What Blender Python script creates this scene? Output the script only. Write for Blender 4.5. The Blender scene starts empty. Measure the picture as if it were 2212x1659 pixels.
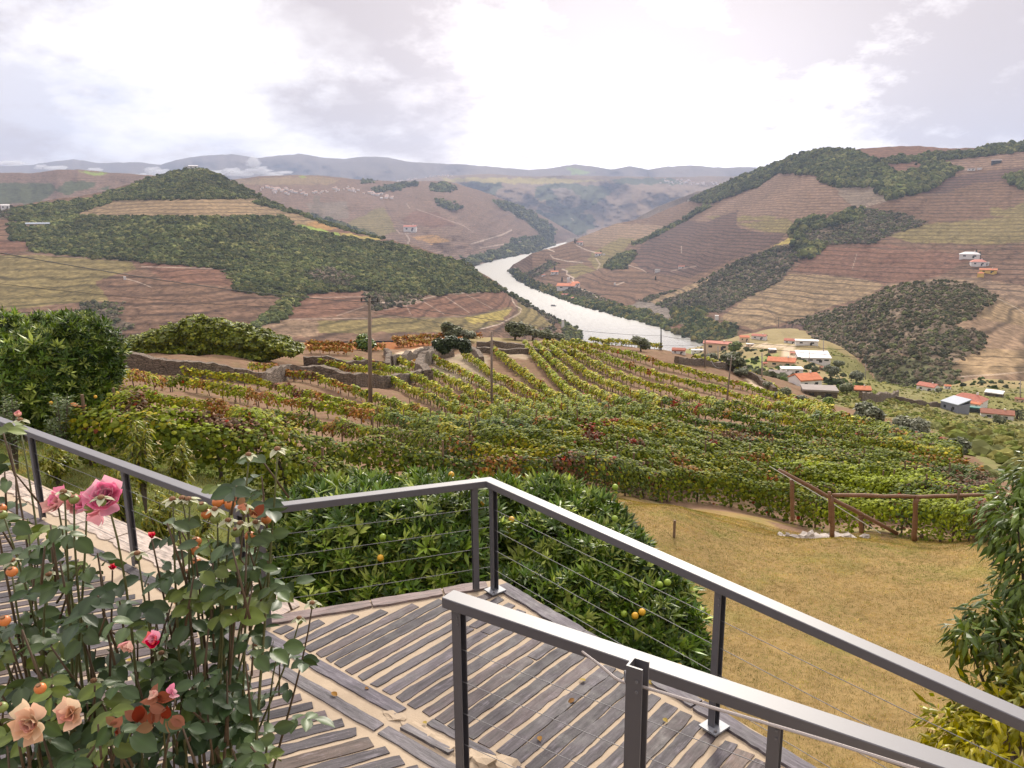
import bpy, math, random
import numpy as np
from mathutils import Vector, Matrix, Euler
random.seed(7); rng=np.random.default_rng(7)
scene=bpy.context.scene; COL=scene.collection
# ------------------------------------------------------------------ camera
FPX=1663.0; PITCH=math.radians(12.35); ROLL=math.radians(-0.5)
Rcam=(Matrix.Rotation(math.pi/2-PITCH,3,'X')@Matrix.Rotation(ROLL,3,'Z'))
Rn=np.array(Rcam)
cd=bpy.data.cameras.new('camera'); cam=bpy.data.objects.new('camera',cd); COL.objects.link(cam)
cam.matrix_world=Rcam.to_4x4(); cd.sensor_width=36; cd.lens=36*FPX/2212; cd.clip_start=0.05; cd.clip_end=80000
scene.camera=cam
def rays(px,py):
    px=np.asarray(px,float); py=np.asarray(py,float)
    v=np.stack([(px-1106)/FPX,(829.5-py)/FPX,-np.ones_like(px)],-1)@Rn.T
    return v/v[...,1:2]
def atY(px,py,Y): return rays(px,py)*np.asarray(Y,float)[...,None]
def atz(px,py,z):
    r=rays(px,py); return r*(z/r[...,2:3])
def V3(a): return Vector((float(a[0]),float(a[1]),float(a[2])))
def proj(P):
    c=np.asarray(P)@Rn
    return 1106+FPX*c[...,0]/-c[...,2], 829.5-FPX*c[...,1]/-c[...,2]
# zoomed-sketch to base coordinates
def zc(x0,y0,k,pts): return [((x0+x/k)*.8848,(y0+y/k)*.8848) for x,y in pts]
def z1(*p): return zc(0,330,2.602,p)
def z2(*p): return zc(500,350,2.602,p)
def z3(*p): return zc(1100,380,3.16,p)
def z4(*p): return zc(1650,320,2.602,p)
# ------------------------------------------------------------------ noise
def _h(i,j,s):
    n=(i*374761393+j*668265263+s*974634777)&0xffffffff
    n=((n^(n>>13))*1274126177)&0xffffffff
    return ((n^(n>>16))&0xffff)/65535.0
def vnoise(x,y,s=0):
    x=np.asarray(x,float); y=np.asarray(y,float)
    i=np.floor(x).astype(np.int64); j=np.floor(y).astype(np.int64); fx=x-i; fy=y-j
    fx=fx*fx*(3-2*fx); fy=fy*fy*(3-2*fy)
    a=_h(i,j,s);b=_h(i+1,j,s);c=_h(i,j+1,s);d=_h(i+1,j+1,s)
    return (a*(1-fx)+b*fx)*(1-fy)+(c*(1-fx)+d*fx)*fy
def fbm(x,y,s=0,o=4):
    r=0;a=.5;t=0
    for k in range(o):
        r=r+a*vnoise(x*2**k,y*2**k,s+k); t+=a; a*=.5
    return r/t-.5
def inpoly(x,y,poly):
    r=np.zeros(x.shape,bool); n=len(poly)
    for k in range(n):
        x1,y1=poly[k]; x2,y2=poly[(k+1)%n]
        if y1==y2: continue
        c=((y1>y)!=(y2>y))&(x<(x2-x1)*(y-y1)/(y2-y1)+x1); r^=c
    return r
def segdist(x,y,line):
    d=np.full(x.shape,1e9)
    for (x1,y1),(x2,y2) in zip(line[:-1],line[1:]):
        dx,dy=x2-x1,y2-y1; t=np.clip(((x-x1)*dx+(y-y1)*dy)/(dx*dx+dy*dy+1e-9),0,1)
        d=np.minimum(d,np.hypot(x-x1-t*dx,y-y1-t*dy))
    return d
# ------------------------------------------------------------------ materials
def newmat(name):
    m=bpy.data.materials.new(name); m.use_nodes=True; nt=m.node_tree
    b=nt.nodes['Principled BSDF']; return m,nt,b
def nd(nt,t,**k):
    n=nt.nodes.new(t)
    for a,v in k.items(): setattr(n,a,v)
    return n
def mixc(nt,fac,a,b,mode='MIX'):
    n=nd(nt,'ShaderNodeMix',data_type='RGBA',blend_type=mode)
    for sock,v in ((n.inputs['Factor'],fac),(n.inputs['A'],a),(n.inputs['B'],b)):
        if hasattr(v,'is_linked') or hasattr(v,'links'): nt.links.new(v,sock)
        elif isinstance(v,(int,float)): sock.default_value=v
        else: sock.default_value=(*v,1)
    return n.outputs['Result']
def mth(nt,op,a,b=None,c=None,clamp=False):
    n=nd(nt,'ShaderNodeMath',operation=op,use_clamp=clamp)
    for i,v in enumerate((a,b,c)):
        if v is None: continue
        if isinstance(v,(int,float)): n.inputs[i].default_value=v
        else: nt.links.new(v,n.inputs[i])
    return n.outputs[0]
def noise(nt,scale,detail=4,rough=.55,vec=None,out='Fac'):
    n=nd(nt,'ShaderNodeTexNoise'); n.inputs['Scale'].default_value=scale; n.inputs['Detail'].default_value=detail
    n.inputs['Roughness'].default_value=rough
    if vec is None: vec=nd(nt,'ShaderNodeNewGeometry').outputs['Position']
    nt.links.new(vec,n.inputs['Vector']); return n.outputs[out]
def ramp(nt,fac,stops):
    n=nd(nt,'ShaderNodeValToRGB'); e=n.color_ramp.elements
    while len(e)<len(stops): e.new(.5)
    for q,(p,c) in zip(e,stops): q.position=p; q.color=(*c,1) if len(c)==3 else c
    nt.links.new(fac,n.inputs[0]); return n.outputs[0]
def bump(nt,b,h,strength=.3,dist=.02):
    n=nd(nt,'ShaderNodeBump'); n.inputs['Strength'].default_value=strength; n.inputs['Distance'].default_value=dist
    nt.links.new(h,n.inputs['Height']); nt.links.new(n.outputs[0],b.inputs['Normal'])
def solid(name,col,rough=.6,var=.15,scale=5,metal=0,bmp=0,spec=.5):
    m,nt,b=newmat(name); f=noise(nt,scale)
    c=mixc(nt,f,tuple(x*(1-var) for x in col),tuple(min(1,x*(1+var)) for x in col))
    nt.links.new(c,b.inputs['Base Color']); b.inputs['Roughness'].default_value=rough; b.inputs['Metallic'].default_value=metal
    b.inputs['Specular IOR Level'].default_value=spec
    if bmp: bump(nt,b,f,bmp,.02)
    return m
def leafmat(name,rough=.5,trans=.25,spec=.3,sat=1.12,tint=(1,1,.3)):
    m,nt,b=newmat(name)
    a=nd(nt,'ShaderNodeAttribute',attribute_name='Col')
    hs=nd(nt,'ShaderNodeHueSaturation'); hs.inputs['Saturation'].default_value=sat
    nt.links.new(a.outputs['Color'],hs.inputs['Color']); c=hs.outputs[0]
    nt.links.new(c,b.inputs['Base Color']); b.inputs['Roughness'].default_value=rough; b.inputs['Specular IOR Level'].default_value=spec
    t=nd(nt,'ShaderNodeBsdfTranslucent'); tc=mixc(nt,.5,c,tint,'MULTIPLY'); nt.links.new(tc,t.inputs['Color'])
    mx=nd(nt,'ShaderNodeMixShader'); mx.inputs[0].default_value=trans
    nt.links.new(b.outputs[0],mx.inputs[1]); nt.links.new(t.outputs[0],mx.inputs[2])
    nt.links.new(mx.outputs[0],nt.nodes['Material Output'].inputs[0]); return m
# ------------------------------------------------------------------ mesh helpers
def tag(o,label=None,cat=None,group=None,kind=None):
    if label: o['label']=label
    if cat: o['category']=cat
    if group: o['group']=group
    if kind: o['kind']=kind
    return o
def npmesh(name,V,F,mat,parent=None,col=None,smooth=False,loc=None,alpha=None):
    """V (n,3); F (m,k) single array or list of arrays of face indices"""
    V=np.asarray(V,np.float32)
    if loc is not None: V=V-np.asarray(loc,np.float32)
    Fs=F if (isinstance(F,list) and hasattr(F[0],'shape')) else [F]
    Fs=[np.asarray(f,np.int32) for f in Fs if len(f)]
    me=bpy.data.meshes.new(name); me.vertices.add(len(V)); me.vertices.foreach_set('co',V.ravel())
    idx=np.concatenate([f.ravel() for f in Fs]); tot=np.concatenate([np.full(len(f),f.shape[1],np.int32) for f in Fs])
    st=np.concatenate([[0],np.cumsum(tot)[:-1]]).astype(np.int32)
    me.loops.add(len(idx)); me.loops.foreach_set('vertex_index',idx)
    me.polygons.add(len(tot)); me.polygons.foreach_set('loop_start',st); me.polygons.foreach_set('loop_total',tot)
    me.update(calc_edges=True)
    me.polygons.foreach_set('use_smooth',np.full(len(tot),smooth))
    if col is not None:
        c=np.ones((len(V),4),np.float32); c[:,:col.shape[1]]=col
        at=me.color_attributes.new('Col','FLOAT_COLOR','POINT'); at.data.foreach_set('color',c.ravel())
    if mat: me.materials.append(mat)
    o=bpy.data.objects.new(name,me); COL.objects.link(o)
    if loc is not None: o.location=V3(loc)
    if parent:
        o.parent=parent
        if loc is None: pass
    return o
def empty(name,loc=(0,0,0),rz=0):
    o=bpy.data.objects.new(name,None); COL.objects.link(o); o.location=V3(loc); o.rotation_euler=(0,0,rz)
    o.empty_display_size=.2; return o
class MB:
    def __init__(s): s.v=[]; s.f={}; s.n=0; s.c=[]
    def add(s,V,F,c=None):
        V=np.asarray(V,float); s.v.append(V)
        for f in F: s.f.setdefault(len(f),[]).append([i+s.n for i in f])
        s.n+=len(V)
        s.c.append(np.tile(np.array(c if c is not None else (1,1,1),float),(len(V),1)))
    def box(s,lo,hi,M=None,c=None):
        x0,y0,z0=lo;x1,y1,z1=hi
        V=np.array([(x0,y0,z0),(x1,y0,z0),(x1,y1,z0),(x0,y1,z0),(x0,y0,z1),(x1,y0,z1),(x1,y1,z1),(x0,y1,z1)],float)
        if M is not None: V=np.array([M@Vector(v) for v in V])
        s.add(V,[(0,3,2,1),(4,5,6,7),(0,1,5,4),(1,2,6,5),(2,3,7,6),(3,0,4,7)],c)
    def prism(s,poly,z0,z1,c=None):
        n=len(poly); V=[(x,y,z0) for x,y in poly]+[(x,y,z1) for x,y in poly]
        F=[tuple(range(n-1,-1,-1)),tuple(range(n,2*n))]+[(i,(i+1)%n,n+(i+1)%n,n+i) for i in range(n)]
        s.add(V,F,c)
    def tube(s,P,r,n=6,c=None,cap=True):
        P=np.asarray(P,float); m=len(P); r=np.broadcast_to(np.asarray(r,float),(m,))
        T=np.gradient(P,axis=0); T/=np.linalg.norm(T,axis=1)[:,None]+1e-12
        up=np.array([0,0,1.0]) if abs(T[0][2])<.9 else np.array([1.0,0,0])
        V=[]
        for k in range(m):
            u=np.cross(T[k],up); u/=np.linalg.norm(u)+1e-12; w=np.cross(u,T[k])
            for a in range(n):
                an=2*math.pi*a/n; V.append(P[k]+r[k]*(math.cos(an)*u+math.sin(an)*w))
        F=[(k*n+a,(k+1)*n+a,(k+1)*n+(a+1)%n,k*n+(a+1)%n) for k in range(m-1) for a in range(n)]
        if cap: F+=[tuple(range(n)),tuple(range((m-1)*n+n-1,(m-1)*n-1,-1))]
        s.add(V,F,c)
    def ball(s,cn,r,seg=10,ring=7,c=None,sc=(1,1,1)):
        V=[];F=[]
        for i in range(ring+1):
            th=math.pi*i/ring
            for j in range(seg):
                ph=2*math.pi*j/seg
                V.append((cn[0]+r*sc[0]*math.sin(th)*math.cos(ph),cn[1]+r*sc[1]*math.sin(th)*math.sin(ph),cn[2]+r*sc[2]*math.cos(th)))
        for i in range(ring):
            for j in range(seg): F.append((i*seg+j,(i+1)*seg+j,(i+1)*seg+(j+1)%seg,i*seg+(j+1)%seg))
        s.add(V,F,c)
    def build(s,name,mat,parent=None,smooth=False,loc=None,col=False):
        V=np.concatenate(s.v)
        return npmesh(name,V,[np.array(f) for f in s.f.values()],mat,parent,np.concatenate(s.c) if col else None,smooth,loc)
def rotmats(ax,spin):
    """rotation matrices with local z -> ax, spun by angle"""
    ax=ax/np.linalg.norm(ax,axis=1)[:,None]
    ref=np.where(np.abs(ax[:,2:3])<.95,np.array([[0,0,1.0]]),np.array([[1.0,0,0]]))
    u=np.cross(ref,ax); u/=np.linalg.norm(u,axis=1)[:,None]; w=np.cross(ax,u)
    c=np.cos(spin)[:,None]; s=np.sin(spin)[:,None]
    x=u*c+w*s; y=-u*s+w*c
    return np.stack([x,y,ax],-1)
def inst(TV,TF,P,R,S,C):
    """many copies of a template in one mesh -> V,F,C"""
    TV=np.asarray(TV,float); k=len(TV); n=len(P); S=np.asarray(S,float)
    if S.ndim==1: S=S[:,None]*np.ones((1,3))
    V=np.einsum('nij,nkj->nki',R,TV[None]*S[:,None,:])+P[:,None,:]
    TF=np.asarray(TF); F=(TF[None]+(np.arange(n)*k)[:,None,None]).reshape(-1,TF.shape[1])
    return V.reshape(-1,3),F,np.repeat(C,k,axis=0)
def rdirs(n):
    v=rng.normal(size=(n,3)); return v/np.linalg.norm(v,axis=1)[:,None]
# templates: leaf lies in xy plane, base at origin, tip along +y, normal +z
VINE_V=[(0,0,0),(0,.55,.06),(0,1,-.04),(-.42,.05,-.06),(-.55,.5,-.08),(-.3,.85,-.06),(.42,.05,-.06),(.55,.5,-.08),(.3,.85,-.06)]
VINE_F=[(0,1,4,3),(1,2,5,4),(0,6,7,1),(1,7,8,2)]
LANCE_V=[(0,0,0),(0,.5,.05),(0,1,-.08),(-.16,.4,0),(.16,.4,0)]
LANCE_F=[(0,1,3),(1,2,3),(0,4,1),(1,4,2)]
QUAD_V=[(-.5,0,-.05),(.5,0,-.05),(.45,1,-.05),(-.45,1,.05)]
QUAD_F=[(0,1,2,3)]
def blob_template(s):
    bm_v=[];r=random.Random(s)
    t=(1+5**.5)/2
    vs=[(-1,t,0),(1,t,0),(-1,-t,0),(1,-t,0),(0,-1,t),(0,1,t),(0,-1,-t),(0,1,-t),(t,0,-1),(t,0,1),(-t,0,-1),(-t,0,1)]
    fs=[(0,11,5),(0,5,1),(0,1,7),(0,7,10),(0,10,11),(1,5,9),(5,11,4),(11,10,2),(10,7,6),(7,1,8),(3,9,4),(3,4,2),(3,2,6),(3,6,8),(3,8,9),(4,9,5),(2,4,11),(6,2,10),(8,6,7),(9,8,1)]
    vs=[Vector(v).normalized() for v in vs]; mid={}; nf=[]
    def m(a,b):
        k=(min(a,b),max(a,b))
        if k not in mid: vs.append((vs[a]+vs[b]).normalized()); mid[k]=len(vs)-1
        return mid[k]
    for a,b,c in fs:
        ab,bc,ca=m(a,b),m(b,c),m(c,a); nf+=[(a,ab,ca),(b,bc,ab),(c,ca,bc),(ab,bc,ca)]
    return [tuple(v*(r.uniform(.5,1.35))) for v in vs],nf
BLOBS=[blob_template(s) for s in range(4)]
# ------------------------------------------------------------------ world and light
w=bpy.data.worlds.new('World'); scene.world=w; w.use_nodes=True; nt=w.node_tree
for n in list(nt.nodes): nt.nodes.remove(n)
SUN_EL=math.radians(34); SUN_AZ=math.radians(10)   # azimuth from +Y towards +X
sky=nd(nt,'ShaderNodeTexSky',sky_type='NISHITA'); sky.sun_disc=False; sky.sun_elevation=SUN_EL; sky.sun_rotation=SUN_AZ
bs=nd(nt,'ShaderNodeBackground'); nt.links.new(sky.outputs[0],bs.inputs[0]); bs.inputs[1].default_value=.1
tc=nd(nt,'ShaderNodeTexCoord'); D=tc.outputs['Generated']
sep=nd(nt,'ShaderNodeSeparateXYZ'); nt.links.new(D,sep.inputs[0])
zz=mth(nt,'ADD',mth(nt,'MAXIMUM',sep.outputs[2],0),.36)
cx=mth(nt,'DIVIDE',sep.outputs[0],zz); cy=mth(nt,'DIVIDE',sep.outputs[1],zz)
cv=nd(nt,'ShaderNodeCombineXYZ'); nt.links.new(cx,cv.inputs[0]); nt.links.new(cy,cv.inputs[1]); cv.inputs[2].default_value=3.7
n1=noise(nt,3.1,12,.60,cv.outputs[0]); n3=noise(nt,10.0,10,.7,cv.outputs[0]); 
cv2=nd(nt,'ShaderNodeVectorMath',operation='ADD'); nt.links.new(cv.outputs[0],cv2.inputs[0]); cv2.inputs[1].default_value=(13.1,4.2,1.0)
n2=noise(nt,2.2,12,.58,cv2.outputs[0])
def blobdir(px,py,sharp,sx=1):
    r=rays(px,py); r=r/np.linalg.norm(r)
    dn=nd(nt,'ShaderNodeVectorMath',operation='DOT_PRODUCT'); nt.links.new(D,dn.inputs[0]); dn.inputs[1].default_value=tuple(float(q) for q in r)
    return mth(nt,'POWER',mth(nt,'MAXIMUM',dn.outputs['Value'],0),sharp)
glow=blobdir(1400,190,14); core=blobdir(1290,262,75); core2=blobdir(1640,245,110)
blue=blobdir(330,250,70)
dk=mth(nt,'ADD',blobdir(1300,40,500),mth(nt,'ADD',blobdir(1720,60,330),mth(nt,'MULTIPLY',blobdir(800,60,110),.7)))
dk=mth(nt,'ADD',dk,mth(nt,'MULTIPLY',blobdir(2120,110,160),.8))
thick=ramp(nt,mth(nt,'ADD',mth(nt,'ADD',mth(nt,'ADD',mth(nt,'MULTIPLY',n1,.72),mth(nt,'MULTIPLY',n3,.28)),mth(nt,'MULTIPLY',dk,.155)),mth(nt,'MULTIPLY',core,-.10)),[(.45,(0,0,0)),(.575,(1,1,1))])
c0=mixc(nt,ramp(nt,n2,[(.42,(0,0,0)),(.56,(1,1,1))]),(.66,.60,.595),(.92,.86,.84))
c0=mixc(nt,mth(nt,'MULTIPLY',blue,.75),c0,(.60,.61,.70))
c1=mixc(nt,thick,c0,(.48,.415,.41))
white=ramp(nt,n2,[(.44,(0,0,0)),(.62,(1,1,1))])
lw=mth(nt,'MULTIPLY',mth(nt,'ADD',blobdir(40,170,90),blobdir(600,300,60)),.95)
c1=mixc(nt,mth(nt,'MULTIPLY',white,lw),c1,(1.05,1.0,.98))
g=mixc(nt,1.0,mixc(nt,mth(nt,'MULTIPLY',glow,1.0),(0,0,0),(.26,.235,.225)),mixc(nt,core,(0,0,0),(.62,.57,.55)),'ADD')
g=mixc(nt,1.0,g,mixc(nt,core2,(0,0,0),(.30,.28,.27)),'ADD')
gm=mixc(nt,mth(nt,'MULTIPLY',thick,.5),g,(0,0,0))
c2=mixc(nt,1.0,c1,gm,'ADD')
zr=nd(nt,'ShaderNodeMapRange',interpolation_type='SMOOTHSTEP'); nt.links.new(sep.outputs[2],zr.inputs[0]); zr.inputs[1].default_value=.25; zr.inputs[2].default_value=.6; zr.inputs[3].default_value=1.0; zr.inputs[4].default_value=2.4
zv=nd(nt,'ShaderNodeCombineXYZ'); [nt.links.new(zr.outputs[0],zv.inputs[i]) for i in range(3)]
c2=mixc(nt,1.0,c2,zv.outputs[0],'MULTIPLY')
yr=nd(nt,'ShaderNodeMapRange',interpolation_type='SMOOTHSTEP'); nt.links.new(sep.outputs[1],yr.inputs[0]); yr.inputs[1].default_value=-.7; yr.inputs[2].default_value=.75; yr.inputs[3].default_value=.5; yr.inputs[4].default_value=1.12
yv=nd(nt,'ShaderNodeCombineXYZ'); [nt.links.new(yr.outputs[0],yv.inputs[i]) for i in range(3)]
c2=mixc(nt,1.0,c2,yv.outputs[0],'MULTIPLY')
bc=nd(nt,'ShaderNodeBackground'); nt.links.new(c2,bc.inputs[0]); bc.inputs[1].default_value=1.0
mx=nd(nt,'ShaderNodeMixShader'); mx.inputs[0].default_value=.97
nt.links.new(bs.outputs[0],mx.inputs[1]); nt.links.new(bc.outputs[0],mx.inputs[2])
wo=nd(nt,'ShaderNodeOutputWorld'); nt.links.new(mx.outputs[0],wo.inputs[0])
w.cycles.sampling_method='MANUAL'; w.cycles.sample_map_resolution=512
sd=bpy.data.lights.new('sun','SUN'); sd.energy=3.0; sd.angle=math.radians(11); sd.color=(1,.92,.80)
so=bpy.data.objects.new('sun',sd); COL.objects.link(so)
sdir=Vector((math.sin(SUN_AZ)*math.cos(SUN_EL),math.cos(SUN_AZ)*math.cos(SUN_EL),math.sin(SUN_EL)))
so.rotation_euler=sdir.to_track_quat('Z','Y').to_euler()
vs=scene.view_settings; vs.view_transform='Standard'; vs.look='None'; vs.exposure=0.45; vs.gamma=1
scene.cycles.max_bounces=6; scene.cycles.diffuse_bounces=1; scene.cycles.glossy_bounces=3; scene.cycles.transmission_bounces=3; scene.cycles.transparent_max_bounces=6; scene.cycles.volume_bounces=1
# ------------------------------------------------------------------ far terrain
RIVER_Z=-220.0
Cl=dict(brown=(.185,.113,.072,1.0),red=(.19,.102,.066,.8),tan=(.29,.205,.115,1.0),olive=(.21,.165,.070,.85),forest=(.070,.078,.034,0),
 scrub=(.170,.128,.088,.75),path=(.42,.34,.27,0),green=(.22,.28,.06,.2),yellow=(.34,.27,.08,.3),bank=(.10,.10,.05,0),grey=(.215,.165,.120,.7),
 orange=(.34,.20,.08,.4),dark=(.130,.080,.062,1.15),rock=(.19,.16,.13,0),pinky=(.225,.145,.098,1.0),lightbrown=(.26,.178,.112,.85))
def terrain_mat():
    m,nt,b=newmat('hillside_cover')
    a=nd(nt,'ShaderNodeAttribute',attribute_name='Col')
    pos=nd(nt,'ShaderNodeNewGeometry').outputs['Position']
    sp=nd(nt,'ShaderNodeSeparateXYZ'); nt.links.new(pos,sp.inputs[0])
    warp=mth(nt,'MULTIPLY',mth(nt,'SUBTRACT',noise(nt,.005,3,.5),.5),18)
    wz=mth(nt,'ADD',sp.outputs[2],warp)
    def stripes(per,edge):
        s=mth(nt,'SINE',mth(nt,'MULTIPLY',wz,2*math.pi/per))
        return mth(nt,'MULTIPLY_ADD',s,.5,.5)
    s1=mth(nt,'POWER',stripes(7.6,0),4.0); s2=stripes(3.3,0)
    br=ramp(nt,noise(nt,.03,4,.6),[(.35,(0,0,0)),(.6,(1,1,1))])
    st=mth(nt,'MULTIPLY',mth(nt,'ADD',mth(nt,'MULTIPLY',s1,.85),mth(nt,'MULTIPLY',s2,.42)),mth(nt,'MULTIPLY_ADD',br,.6,.4))
    st=mth(nt,'MULTIPLY',st,a.outputs['Alpha'],clamp=True)
    big=noise(nt,.0045,5,.6); fine=noise(nt,.12,3,.7)
    med=noise(nt,.03,5,.7)
    v=mth(nt,'ADD',mth(nt,'MULTIPLY',big,.7),mth(nt,'ADD',mth(nt,'MULTIPLY',fine,2.0),mth(nt,'MULTIPLY',med,1.5)))
    v=mth(nt,'MAXIMUM',mth(nt,'SUBTRACT',v,1.12),.12)
    vv=nd(nt,'ShaderNodeCombineXYZ')
    for i in range(3): nt.links.new(v,vv.inputs[i])
    c=mixc(nt,1.0,a.outputs['Color'],vv.outputs[0],'MULTIPLY')
    dkc=mixc(nt,1.0,c,(.33,.34,.36),'MULTIPLY')
    c=mixc(nt,st,c,dkc)
    nt.links.new(c,b.inputs['Base Color']); b.inputs['Roughness'].default_value=1; b.inputs['Specular IOR Level'].default_value=.05
    return m
TM=terrain_mat()
def curve(cp,xs):
    cp=sorted(cp,key=lambda q:q[0]); X=[q[0] for q in cp]
    y=np.interp(xs,X,[q[1] for q in cp])
    iy=[]
    for q in cp:
        Yq=q[2] if q[2] else float(atz(q[0],q[1],RIVER_Z)[1]); iy.append(1/Yq)
    return y,np.interp(xs,X,iy)
HILLS={}
def hill(name,top,bot,x0,x1,covers,base='brown',step=2.2,rows=160,relief=.02,rs=90,bulge=0,rough=1.2,back=True,jit=5,seed=1,label=None,midline=None):
    xs=np.arange(x0,x1+step,step); ty,ti=curve(top,xs); by,bi=curve(bot,xs)
    ty=ty+rough*2*fbm(xs/14,xs*0+seed,seed,4)*np.minimum(1,np.maximum(0,(by-ty)/20))
    t=np.linspace(0,1,rows)[:,None]
    PY=ty+(by-ty)*t; PX=np.broadcast_to(xs,PY.shape)
    IY=ti+(bi-ti)*(t+bulge*t*(1-t))
    env=np.minimum(1,np.minimum(t*5,(1-t)*8))
    rel=relief*(fbm(PX/rs+seed,PY/rs*1.3,seed+5,5)*2)*env
    Yd=1/IY*(1+rel)
    P=atY(PX,PY,Yd)
    col=np.zeros(PX.shape+(4,)); col[:]=Cl[base]
    jx=PX+jit*2*fbm(PX/11,PY/7,seed+20,3); jy=PY+jit*1.2*fbm(PX/11+9,PY/7,seed+30,3)
    fm=np.zeros(PX.shape,int)
    for cv_ in covers:
        kind,pts=cv_[0],cv_[1]
        if kind=='line':
            d=segdist(PX,PY,pts); wd=cv_[2] if len(cv_)>2 else 1.6; c=Cl[cv_[3] if len(cv_)>3 else 'path']
            k=(np.clip(wd*.62+.7-d,0,1)*min(1,.35+wd*.45))[...,None]; col=col*(1-k)+np.array(c)*k; fm[(k[...,0]>.3)]=0
        else:
            mk=inpoly(jx,jy,pts); 
            if len(cv_)>2 and cv_[2]=='sharp': mk=inpoly(PX,PY,pts)
            col[mk]=Cl[kind]; fm[mk]={'forest':1,'scrub':2,'bank':3}.get(kind,0)
    V=[P.reshape(-1,3)]; R,Cn=PX.shape; ntop=0
    cc=col.reshape(-1,4)
    if back:
        Bk=[]
        for dY,dz in ((1500,-420),(500,-130),(80,-14)):
            q=P[0].copy(); s=np.minimum(Yd[0]/2500,1.0); q=q*((Yd[0]+dY*s)/Yd[0])[:,None]; q[:,2]=P[0,:,2]+dz*s; Bk.append(q)
        V=[np.concatenate(Bk)]+V; ntop=3; cc=np.concatenate([np.tile(col[0],(3,1)),cc])
    V=np.concatenate(V); R=R+ntop
    i=np.arange(R-1)[:,None]*Cn+np.arange(Cn-1)[None]
    F=np.stack([i,i+Cn,i+Cn+1,i+1],-1).reshape(-1,4)
    o=npmesh('hill',V,F,TM,col=cc,smooth=True); tag(o,kind='structure')
    HILLS[name]=dict(P=P,fm=fm,PX=PX,PY=PY)
    return o
BLM=leafmat('far_tree_foliage',.9,.0,.05)
def woods(hn,label,n,size,cols,code=1,poly=None,seed=0,hs=.75,name='woodland',kind='stuff'):
    H=HILLS[hn]; P=H['P']; fm=H['fm']
    Pc=P[:-1,:-1]; e1=P[1:,:-1]-Pc; e2=P[:-1,1:]-Pc
    ar=np.linalg.norm(np.cross(e1,e2),axis=-1); ar=ar/(P[:-1,:-1,1]**1.2)
    mk=np.isin(fm[:-1,:-1],code)
    if poly is not None: mk&=inpoly(H['PX'][:-1,:-1],H['PY'][:-1,:-1],poly)
    wgt=(ar*mk).ravel(); 
    if wgt.sum()==0: return
    cl=fbm(Pc[...,0]/45,Pc[...,1]/45,seed+3,3).ravel(); wgt=wgt*np.clip(1+1.5*cl,.1,2)
    id_=rng.choice(len(wgt),n,p=wgt/wgt.sum()); u=rng.random((n,2))
    A=Pc.reshape(-1,3)[id_]+e1.reshape(-1,3)[id_]*u[:,:1]+e2.reshape(-1,3)[id_]*u[:,1:]
    S=size*np.clip(np.exp(rng.normal(-.05,.42,n)),.4,1.8); A+=rng.normal(0,1,(n,3))*size*np.array([1.3,.9,.0]); A[:,2]+=S*.2
    cols=np.array(cols); k=rng.integers(0,len(cols),n); br=np.exp(rng.normal(0,.22,n))*(1+1.0*fbm(A[:,0]/60,A[:,1]/60,seed,3))
    C=cols[k]*br[:,None]
    Vs=[];Fs=[];Cs=[];off=0
    for q in range(4):
        m=(np.arange(n)%4)==q
        SS=np.stack([S[m],S[m],S[m]*hs],1)
        v,f,c=inst(BLOBS[q][0],BLOBS[q][1],A[m],rotmats(np.tile([[0,0,1.0]],(m.sum(),1)),rng.random(m.sum())*6.28),SS,C[m])
        c=c*np.exp(rng.normal(0,.18,len(c)))[:,None]
        Vs.append(v);Fs.append(f+off);Cs.append(c);off+=len(v)
    o=npmesh(name,np.concatenate(Vs),np.concatenate(Fs),BLM,col=np.concatenate(Cs))
    tag(o,label,'woodland',kind=kind); return o
# far blue mountains
hill('M1',[(-80,360,13500),(60,357,13500),(130,347,13500),(160,343,13500),(210,352,13500),(300,350,13500),(345,356,13500),(380,345,13500),(440,336,13500),(500,333,13500),(555,341,13500),(600,336,13500),(650,332,13500),(700,341,13500),(745,343,13500),(785,338,13500),(830,339,13500),(880,349,13500),(1010,356,13500),(1060,360,13500),(1140,367,13500),(1180,364,13500),(1240,355,13500),(1280,359,13500),(1320,366,13500),(1360,358,13500),(1400,366,13500),(1430,361,13500),(1490,357,13500),(1560,362,13500),(1620,361,13500),(1760,366,13500),(2300,366,13500)],
 [(-80,470,10500),(2300,470,10500)],-600,2800,[('green',[(1220,362),(1290,372),(1240,378)]),('scrub',[(0,350),(900,350),(1000,420),(0,420)])],base='grey',step=4,rows=60,relief=.06,rs=70,seed=3)
hill('FC',[(860,392,9500),(950,380,9500),(1050,376,9500),(1150,381,9500),(1250,379,9500),(1350,381,9500),(1450,383,9500),(1560,380,9500),(1700,384,9500)],
 [(860,500,6800),(1700,500,6800),(1250,525,7600)],860,1700,
 [('forest',z3((30,215),(380,195),(410,240),(330,310),(160,290))),('forest',z3((640,240),(800,210),(950,210),(1000,230),(1220,230),(1230,290),(1080,400),(960,480),(850,460),(760,400),(660,330))),('grey',z3((770,250),(940,260),(1040,350),(950,410),(840,370))),
  ('forest',z3((640,420),(860,460),(1100,450),(1120,560),(980,620),(830,600))),('tan',z3((620,340),(720,350),(830,460),(700,430))),('tan',z3((1200,360),(1260,370),(1240,400))),('lightbrown',z3((1180,340),(1500,330),(1640,380),(1400,440),(1230,420))),
  ('yellow',[(950,385),(1150,384),(1330,390),(1150,397),(960,392)]),('forest',z3((1240,180),(1700,170),(1800,220),(1300,220))),('line',z3((930,480),(950,500)),1)],
 base='lightbrown',step=3,rows=90,relief=.10,rs=60,seed=8,jit=8)
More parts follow.
